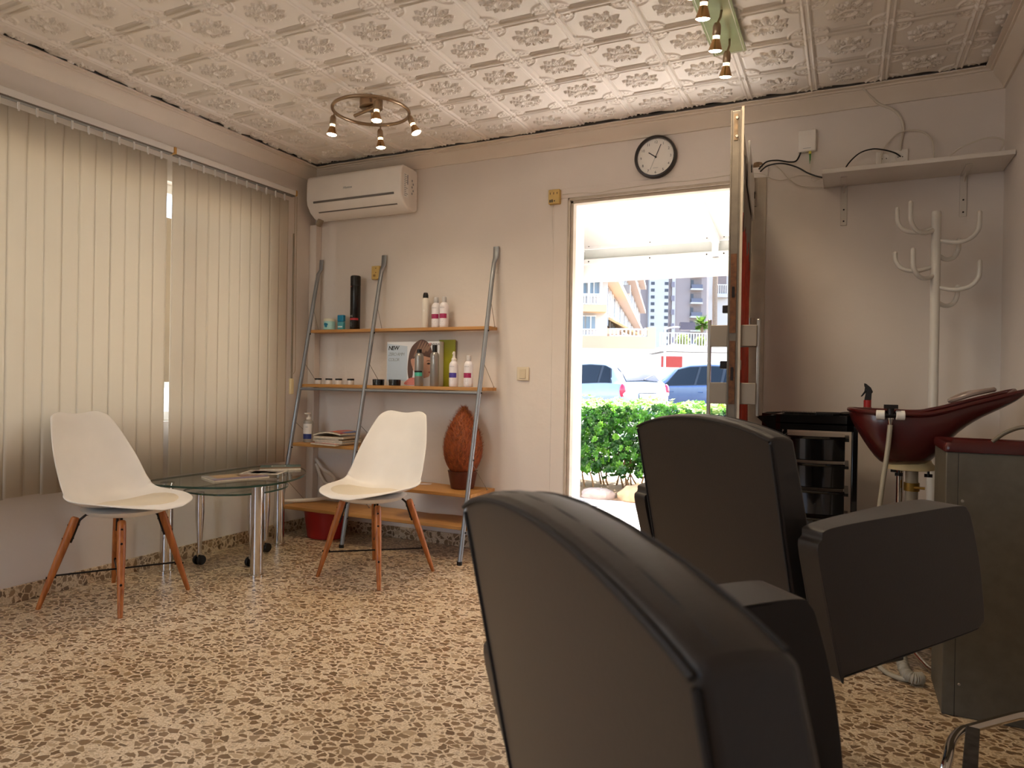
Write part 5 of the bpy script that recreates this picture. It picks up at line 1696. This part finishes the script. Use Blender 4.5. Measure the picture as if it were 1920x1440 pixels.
for k in range(13000):
    x = rnd.uniform(hx0, hx1); y = rnd.uniform(hy0 + .05, hy1); z = rnd.uniform(.16, .74)
    d = Vector((rnd.gauss(0, 1), rnd.gauss(0, 1), rnd.gauss(0, .7))).normalized()
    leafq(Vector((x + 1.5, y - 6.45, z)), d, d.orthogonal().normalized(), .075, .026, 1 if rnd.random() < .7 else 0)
lb.build('foliage', leaf_m, HG, smooth=False)
b = MB()
for k in range(150):
    x = hx0 + (hx1 - hx0) * (k + rnd.random()) / 150; y = rnd.uniform(hy0 + .08, hy0 + .5)
    p = [Vector((x + 1.5, y - 6.45, -.01))]
    for i in range(4):
        p.append(p[-1] + Vector((rnd.uniform(-.05, .05), rnd.uniform(-.06, .04), rnd.uniform(.08, .16))))
    b.tube(catmull(p, 2), [.010 - .0009 * i for i in range(9)], 5)
b.build('twigs', M('twig_brown', '8a6a48', .8), HG, smooth=True)
o = MB()
rows = [[(x, y, -.004 + .030 * max(0.0, math.sin((y - 5.80) / 1.4 * PI)) ** .5 + .008 * math.sin(x * 9 + y * 13)) for y in np.linspace(5.80, 7.2, 8)] for x in np.linspace(-4.8, 2.6, 60)]
o = o.grid(rows).build('soil_bed', M('dry_soil', 'a5886a', .95, vary=(40, .35)))
struct(o)
# border stones, each its own
stm = [M('stone_pink', 'b8a294', .85, vary=(12, .15), bump=(14, .5, .02)), M('stone_tan', 'c9a57c', .85, vary=(10, .15), bump=(14, .5, .02)), M('stone_grey', 'ada29a', .85, vary=(12, .15), bump=(14, .5, .02))]
specs = [(-3.35, .15, .06, 0), (-2.98, .19, .07, 2), (-2.66, .11, .06, 1), (-2.315, .13, .085, 0), (-1.955, .16, .075, 0), (-1.60, .175, .115, 1), (-1.21, .18, .08, 2), (-.84, .17, .07, 0), (-.45, .19, .08, 1), (-.05, .18, .07, 2)]
slab_ = ['far left stone of the hedge border', 'second stone from the left end of the hedge border', 'small tan stone of the hedge border, third from its left end', 'low pinkish stone at the left edge of the doorway view', 'flat pinkish stone of the hedge border left of the peaked tan one', 'large peaked tan stone of the hedge border', 'grey stone right of the peaked tan one, hidden behind the styling chair', 'pinkish stone behind the styling chair, third right of the peaked one', 'tan stone of the hedge border, second from its right end', 'grey stone at the right end of the hedge border']
for (x, w, h, mi), lab in zip(specs, slab_):
    rows = []
    for i in range(9):
        a = -PI / 2 + PI * i / 8
        row = []
        for k in range(14):
            t_ = 2 * PI * k / 14
            r = 1 + .14 * rnd.uniform(-1, 1)
            pk = 1.0 if h < .11 else (1.0 + .25 * max(0, math.sin(a)) * (1 if abs(t_ - 1) < 1.2 else .3))
            ca = max(0.0, math.cos(a)) ** .7
            row.append((w * ca * math.cos(t_) * r, .11 * ca * math.sin(t_) * r, max(-.02, h * math.sin(a) * pk)))
        rows.append(row)
    o = MB().grid(rows, closed_u=True).build('border_stone', stm[mi], angle=30)
    o.location = (x, 5.88, .008)
    tag(o, lab, 'stone', 'border stones along the hedge')

# ---------------------------------------------------------------- cars
def make_car(name, label, pos, heading, paint, L_=3.9, W=1.66, Hc=1.50, plate=None, hatch=True):
    t = thing(name, label, 'car', pos, heading)
    hw = W / 2
    st = [  # x from the rear, bottom, belt height, roof height, half width at belt, half width at roof
        (.00, .36, .70, .705, .80, .78), (.04, .30, .93, .935, .93, .86), (.10, .26, 1.00, 1.02, .965, .84), (.30, .22, 1.00, 1.24, .985, .76), (.52, .20, 1.00, 1.40, .995, .73), (.78, .19, .99, Hc - .03, 1.0, .71),
        (1.30, .18, .97, Hc, 1.0, .70), (1.95, .18, .95, Hc - .02, 1.0, .70), (2.45, .18, .94, Hc - .13, 1.0, .71), (2.95, .19, .94, 1.06, .99, .80), (3.10, .20, .93, .965, .99, .86), (3.55, .22, .82, .84, .95, .80), (3.80, .28, .68, .69, .86, .70), (3.86, .36, .60, .605, .74, .62)]
    k = L_ / 3.9
    st = [(x * k, zb, zl, zr, a * hw, c * hw) for x, zb, zl, zr, a, c in st]
    rows = []
    for x, zb, zl, zr, a, c in st:
        half = [(0, zb), (a * .90, zb), (a * .985, zb + (zl - zb) * .3), (a, zb + (zl - zb) * .62), (a * .985, zl - .02), (a * .965, zl), (a * .965 + (c - a * .965) * .55, zl + (zr - .05 - zl) * .55), (c, zr - min(.05, (zr - zl) * .3)), (c * .88, zr - .004), (0, zr + .012)]
        row = [(x, y, z) for y, z in half] + [(x, -y, z) for y, z in half[-2:0:-1]]
        rows.append(row)
    m = MB().grid(rows, closed_u=True)
    n = len(rows[0])
    m.f.append(tuple(range(n - 1, -1, -1))); m.mi.append(0)
    m.f.append(tuple((len(rows) - 1) * n + i for i in range(n))); m.mi.append(0)
    m.build('body', paint, t, angle=38)
    dark = M('car_glass', '12171b', .12, spec=.3)
    trimk = M('car_trim', '24262a', .5)
    # side glass follows the cabin side between belt and roof
    def side_pt(x, f, s, off=.012):
        for i in range(len(st) - 1):
            if st[i][0] <= x <= st[i + 1][0]:
                u = (x - st[i][0]) / (st[i + 1][0] - st[i][0])
                _, zb, zl, zr, a, c = [p + (q - p) * u for p, q in zip(st[i], st[i + 1])]
                y = a * .965 + (c - a * .965) * f
                return (x, s * (y + off), zl + (zr - .05 - zl) * f)
    for s in (1, -1):
        for nm, xa0, xa1, xb0, xb1 in (('quarter_window', .42, .78, .62, .80), ('rear_door_window', .86, 1.58, .90, 1.56), ('front_door_window', 1.66, 2.62, 1.64, 2.28)):
            rws = []
            for f in (.10, .4, .7, .93):
                x0 = (xa0 + (xb0 - xa0) * f) * k; x1 = (xa1 + (xb1 - xa1) * f) * k
                rws.append([side_pt(x0 + (x1 - x0) * j / 6, f, s) for j in range(7)])
            MB().grid(rws).build(nm, dark, t)
        rws = [[side_pt(x * k, f, s, .006) for x in np.linspace(.44, 2.60, 16)] for f in (.06, .5, .95)]
        # dark pillar band behind the windows
        rws = []
        for f in (.06, .4, .7, .97):
            x0, x1 = (.36 + .20 * f) * k, (2.70 - .40 * f) * k
            rws.append([side_pt(x0 + (x1 - x0) * j / 18, f, s, .006) for j in range(19)])
        MB().grid(rws).build('pillar_band', trimk, t)
        for xh in (1.42, 2.35):
            p = side_pt(xh * k, 0, s)
            MB().tube([(p[0] - .08, p[1] + s * .012, .80), (p[0] + .08, p[1] + s * .012, .80)], .014, 8).build('door_handle', paint, t)
        for xw in (.66, 3.12):
            w = MB().lathe([(.20, -.02), (.29, -.02), (.305, .0), (.305, .17), (.28, .19)], (xw * k, s * (hw - .17), .305), 28, axis=(0, s, 0)).build('wheel', M('tyre', '1b1b1c', .8), t)
            MB().lathe([(.02, .19), (.19, .185), (.20, .165)], (xw * k, s * (hw - .17), .305), 20, axis=(0, s, 0)).build('hub_cap', steel, w)
        MB().ball((2.58 * k, s * (hw + .06), .98), .07, .09, .065, 12, 8).build('wing_mirror', paint, t)
    # rear glass between the stations of the tailgate
    def rear_pt(u, f, off=.012):
        i = 2 if f < .5 else 3
        g = f * 2 if f < .5 else f * 2 - 1
        A_, B_ = st[i], st[i + 1]
        x = A_[0] + (B_[0] - A_[0]) * g; z = A_[3] + (B_[3] - A_[3]) * g; c = A_[5] + (B_[5] - A_[5]) * g
        return (x - off * .8, c * .84 * u, z + off * .6 + .018 * (1 - abs(u)) + .004)
    MB().grid([[rear_pt(-1 + j / 4, f, .018 + .01 * (1 - abs(-1 + j / 4))) for j in range(9)] for f in (.08, .35, .65, .98)]).build('rear_window', M('car_rear_glass', '13263f', .25, spec=.05), t)
    p = rear_pt(0, .10, .04)
    MB().tube([(p[0], 0, p[2]), (p[0] - .0, -.28, p[2] + .10)], .010, 6).build('wiper', trimk, t)
    red = M('tail_light_red', 'c0203f', .2, coat=.5)
    for s in (1, -1):
        b = MB().ball((.075, s * hw * .885, .84), .07, .085, .17, 14, 10)
        l = b.build('tail_light', red, t)
        MB().ball((.045, s * hw * .87, .77), .055, .06, .06, 12, 8).build('reversing_light', M('lamp_clear', 'f0d8d8', .15), l)
    if plate:
        pl = MB().box(-.012, .05, -.27, .27, .66, .78).build('number_plate', M('plate_white', 'e9e9e9', .4), t, bevel=.004)
        text(plate, .105, (-.0125, .235, .685), (0, -1, 0), (0, 0, 1), print_black, pl, spacing=1.05)
        MB().box(-.016, -.010, -.285, .285, .782, .80).box(-.016, -.010, .272, .285, .66, .80).build('plate_frame', trimk, pl)
    MB().box(-.03, .04, -hw * .8, hw * .8, .36, .58).build('bumper', paint, t, bevel=.02)
    return t
silver = M('paint_silver', '9aa3ad', .22, metal=.25, coat=.6)
blue = M('paint_blue', '46597a', .2, metal=.3, coat=.6)
hd = math.atan2(.463, -.886)
def rear_left(px, py_, W):      # the corner given is the rear left; the thing's base is the middle of the rear
    return (px + math.sin(hd) * W / 2, py_ - math.cos(hd) * W / 2, -.10 + .10)
make_car('silver_car', 'silver hatchback parked beyond the hedge, its tail towards the shop', rear_left(-4.54, 15.23, 1.66), hd, silver, plate='6077 HFY', Hc=1.53)
make_car('blue_car', 'blue car parked beyond the hedge, to the right of the silver hatchback', rear_left(-2.28, 19.25, 1.78), hd, blue, L_=4.4, W=1.78, Hc=1.62)

# ---------------------------------------------------------------- buildings across the street
# a = metres to the right, b = metres ahead, in a street grid turned 25.6 degrees from the shop
SA = math.radians(25.6)
def bld(name, label, cat, a, b_):
    return thing(name, label, cat, (a * math.cos(SA) - b_ * math.sin(SA), a * math.sin(SA) + b_ * math.cos(SA), 0), SA)
cream_w = M('stucco_white', 'b9b2aa', .85, vary=(.6, .04))
orange_w = M('stucco_apricot', 'c2a684', .85, vary=(.6, .04))
pink_w = M('stucco_pinkgrey', '94857f', .85, vary=(.3, .03))
slab_w = M('slab_rose', 'ab9789', .85)
wglass = M('far_glass', '6d7d8a', .15)
wdark = M('far_window_dark', '3f3f45', .3)
rail_w = M('railing_white', 'cfccc8', .5)
def railing(par, x0, x1, y, z0, z1, step=.16, name='railing', axis='x'):
    b = MB()
    n = max(2, int((x1 - x0) / step))
    def B(u0, u1, w, zz0, zz1):
        if axis == 'x':
            b.box(u0, u1, y - w, y + w, zz0, zz1)
        else:
            b.box(y - w, y + w, u0, u1, zz0, zz1)
    B(x0, x1, .04, z1 - .07, z1); B(x0, x1, .03, z0, z0 + .06)
    for k in range(n + 1):
        u = x0 + (x1 - x0) * k / n
        B(u - .035, u + .035, .03, z0, z1)
    return b.build(name, rail_w, par)

# 1: apricot and white house at the left, gallery floors facing the shop
t = bld('apricot_house', 'apricot and white balcony house seen at the left of the doorway', 'building', 0, 35)
MB().box(-8, 4.85, .8, 1.3, 0, 8.6).build('wall', cream_w, t)
MB().box(-8, 4.7, -.0, .8, 4.60, 4.95).box(-8, 4.95, -.05, .8, 6.30, 6.75).build('floor_band', orange_w, t)
MB().box(-8, 7.15, -.1, .8, 2.75, 3.38).build('terrace_band', orange_w, t)
MB().box(-8, 7.6, -.12, .7, 0, 2.75).build('ground_floor_wall', M('stucco_bright', 'f4efe8', .85), t)
railing(t, -8, 4.4, .0, 3.38, 3.74)
railing(t, -8, 4.4, .02, 4.95, 5.50)
railing(t, 4.9, 6.9, .0, 3.38, 3.78, .2, 'terrace_railing')
MB().box(6.75, 7.15, -.1, .3, 3.38, 3.85).build('terrace_pier', orange_w, t)
for x0, x1, z0, z1 in ((-3, -.2, 3.74, 4.5), (.0, 1.5, 3.74, 4.5), (1.7, 3.0, 3.78, 4.42), (3.22, 3.68, 3.78, 4.42), (3.76, 4.22, 3.78, 4.42), (3.22, 3.75, 5.5, 6.2), (3.85, 4.4, 5.5, 6.2), (1.4, 3.0, 5.5, 6.2), (-2.5, 1.2, 5.5, 6.2)):
    w = MB().box(x0, x1, .74, .82, z0, z1).build('window', wglass, t)
    MB().box(x0 - .05, x1 + .05, .72, .76, z0 - .06, z0).box(x0 - .05, x1 + .05, .72, .76, z1, z1 + .06).box((x0 + x1) / 2 - .03, (x0 + x1) / 2 + .03, .71, .75, z0, z1).build('window_frame', rail_w, w)
for x in (3.2, 3.8, 4.42):
    MB().box(x - .05, x + .05, .0, .1, 4.95, 6.35).build('gallery_post', rail_w, t)
# 2: long glazed house receding down the street, its side towards us
t = bld('glazed_balcony_house', 'long house with glazed balconies and rose floor bands receding down the street', 'building', 5.1, 36)
ang2 = math.atan2(9.4, 42)
t.rotation_euler = (0, 0, SA - ang2)
MB().box(-2.5, -.4, 1.2, 44, 0, 13.5).build('wall', cream_w, t)
for k, z in enumerate((3.6, 6.3, 9.0, 11.7)):
    MB().box(-.6, .30, .5, 44, z, z + .30).build('floor_band', slab_w, t)
    for j in range(9):
        y0 = 1.2 + 4.75 * j
        w = MB().box(-.42, -.30, y0, y0 + 4.2, z + .5, z + 2.5).build('balcony_window', wglass, t)
        MB().box(-.31, -.24, y0 + 1.3, y0 + 1.4, z + .45, z + 2.5).box(-.31, -.24, y0 + 2.8, y0 + 2.9, z + .45, z + 2.5).box(-.31, -.24, y0, y0 + 4.2, z + 1.15, z + 1.25).build('window_bar', rail_w, w)
    if k in (1, 2):
        MB().box(-.3, .2, 9 + k * 4, 9.8 + k * 4, z + 1.0, z + 1.6).build('cooling_unit', M('unit_grey', '8f8a86', .6), t)
MB().prism([(-.3, 4.6), (1.7, 3.5), (1.75, 3.42), (-.3, 4.45)], lambda x, z, d: (x, d, z), 1.6, 8.0).build('awning', M('awning_tan', 'b79a70', .8), t)
railing(t, 9, 26, 1.4, 3.5, 4.6, .3, 'roof_terrace_railing', 'y')
MB().box(-.3, 1.4, 9, 26, 3.2, 3.5).build('roof_terrace', cream_w, t)
# 3: tall tower far behind
t = bld('apartment_tower', 'tall pinkish grey apartment tower far behind with a white stair shaft', 'building', 0, 146)
MB().box(24.6, 43.0, 1.2, 16, 0, 46).build('wall', pink_w, t)
MB().box(28.4, 32.4, -.2, 4, 0, 46).build('stair_shaft', cream_w, t)
MB().box(33.4, 34.1, .8, 2, 0, 46).build('duct', cream_w, t)
for k in range(29):
    z = 9 + 1.42 * k
    for x in (28.75, 31.6):
        MB().box(x, x + .75, -.28, -.15, z, z + .62).build('stair_window', wdark, t)
for k in range(12):
    z = 9.3 + 2.9 * k
    s = MB().box(37.2, 39.7, .1, 1.3, z, z + .35).build('balcony_slab', cream_w, t)
    MB().box(37.3, 39.6, .15, .22, z + .35, z + 1.15).build('balcony_rail', M('rail_smoke', '5d5b66', .4), s)
    MB().box(37.3, 39.6, 1.1, 1.22, z + .4, z + 2.5).build('balcony_recess', M('recess_shade', '7d6f69', .9), s)
    MB().box(37.35, 37.95, 1.05, 1.12, z + .4, z + 2.2).build('balcony_door', wdark, s)
    MB().box(33.2, 33.9, .7, .8, z + .6, z + 1.7).build('duct_window', M('pane_lilac', '7d757b', .5), s)
# 4: white house right
t = bld('white_balcony_house', 'white house with a shaded balcony at the right of the doorway view', 'building', 0, 60)
MB().box(16.95, 30, .6, 1.2, 0, 16).build('wall', cream_w, t)
MB().box(17.45, 18.45, .50, .62, 8.9, 10.7).build('balcony_opening', M('recess_shade', '7d6f69', .9), t)
railing(t, 17.4, 18.5, .45, 8.9, 9.75, .16, 'balcony_railing')
MB().box(17.3, 18.6, .1, .6, 8.6, 8.9).build('balcony_slab', cream_w, t)
# palm trunks, palm, terrace fence and wall
t = bld('tall_palm_trunk', 'tall bare palm trunk beside the white house', 'palm', 16.45, 57)
MB().tube([(0, 0, -.1), (.05, 0, 4), (.0, 0, 9), (.12, 0, 16)], [.26, .20, .20, .18], 12).build('trunk', M('palm_bark', '8a7663', .9, vary=(20, .25)), t)
t = bld('small_palm', 'small green fan palm in front of the tower balconies', 'palm', 14.35, 53)
MB().tube([(0, 0, -.1), (.05, 0, 3), (.02, 0, 5.6)], [.14, .11, .10], 10).build('trunk', M('palm_bark', '8a7663', .9, vary=(20, .25)), t)
b = MB()
rnd.seed(9)
for k in range(46):
    a = rnd.uniform(0, 2 * PI); e = rnd.uniform(-.5, 1.2)
    d = Vector((math.cos(a) * math.cos(e), math.sin(a) * math.cos(e), math.sin(e)))
    P = Vector((.02, 0, 5.6)); s = d.cross(Vector((0, 0, 1))).normalized()
    L_ = rnd.uniform(.7, 1.0)
    for q in range(5):
        f = (q - 2) * .22
        dd = (d + s * f).normalized()
        m_ = P + d * L_ * .45
        e_ = m_ + dd * L_ * .65 - Vector((0, 0, .12))
        w = s * .035
        b.add([P, m_ + w, e_, m_ - w], [(0, 1, 2), (0, 2, 3)])
b.build('fronds', translucent('palm_green', '5f7f2a', .35, .5), t, smooth=False)
t = bld('terrace_fence', 'white balustrade on the terrace wall in front of the tower', 'fence', 0, 50)
MB().box(10.6, 16.6, 0, .4, -.1, 3.75).build('terrace_wall', cream_w, t)
railing(t, 10.6, 16.6, .1, 3.75, 4.75, .2, 'balustrade')
rnd.seed(21)
for k, (a, s_, zc) in enumerate(((12.4, .45, 4.25), (13.7, .35, 4.2), (15.4, .55, 4.7))):
    t = bld('terrace_shrub', ('left pale shrub behind the terrace balustrade', 'middle pale shrub behind the terrace balustrade', 'right pale shrub below the small palm')[k], 'shrub', a, 50.9)
    b = MB()
    for q in range(420):
        d = Vector((rnd.gauss(0, 1), rnd.gauss(0, 1), rnd.gauss(0, 1))).normalized()
        P = d * s_ * rnd.uniform(.5, 1) * Vector((1.3, .8, 1)).length / 1.73 + Vector((0, 0, zc))
        n = d.orthogonal().normalized() * .08; m_ = d.cross(n)
        b.add([P - n, P + m_, P + n, P + d * .12], [(0, 1, 2), (0, 2, 3)])
    b.tube([(0, 0, -.1), (0, 0, zc)], .05, 6, mi=1)
    b.build('foliage', [translucent('shrub_pale', '8a9a50', .3, .6), M('twig_brown', '8a6a48', .8)], t, smooth=False)
# street things between the cars and the houses
t = bld('corner_kiosk', 'white kiosk with a red side panel behind the blue car', 'kiosk', 0, 30)
MB().box(6.55, 9.6, 0, 3, -.1, 2.40).build('walls', M('stucco_bright', 'f4efe8', .85), t)
MB().box(6.40, 7.3, -.06, -.0, 1.75, 2.22).build('red_panel', M('panel_red', 'a03428', .6), t)
MB().prism([(6.3, 2.42), (9.8, 2.42), (9.2, 2.62), (6.9, 2.75)], lambda x, z, d: (x, d, z), -.2, 3.2).build('roof', cream_w, t)
t = bld('street_light', 'white street lamp post at the corner of the terrace', 'street lamp', 6.4, 29.3)
MB().tube([(0, 0, -.1), (0, 0, 3.4)], [.06, .045], 10).build('post', rail_w, t)
MB().box(.62, 1.22, -.12, .12, 3.30, 3.62).build('lantern', M('lantern_dark', '4a4148', .5), t)
MB().tube([(0, 0, 3.35), (.35, 0, 3.42), (.7, 0, 3.42)], .03, 8).build('arm', rail_w, t)
t = bld('parked_van', 'white parked van behind the blue car', 'van', 6.6, 24.5)
MB().prism([(0, .35), (0, 1.45), (.5, 1.85), (3.6, 1.9), (3.9, 1.7), (4.0, .35)], lambda x, z, d: (x, d, z), 0, 1.8).build('body', M('van_white', 'eeeae6', .4), t, bevel=.08)
MB().prism([(.55, 1.50), (.75, 1.76), (2.1, 1.78), (2.1, 1.5)], lambda x, z, d: (x, d, z), -.012, .02).build('window', M('car_rear_glass', '13263f', .25, spec=.05), t)
for x in (.8, 3.2):
    MB().lathe([(.2, -.02), (.32, 0), (.32, .18), (.29, .2)], (x, .15, .22), 22, axis=(0, -1, 0)).build('wheel', M('tyre', '1b1b1c', .8), t)
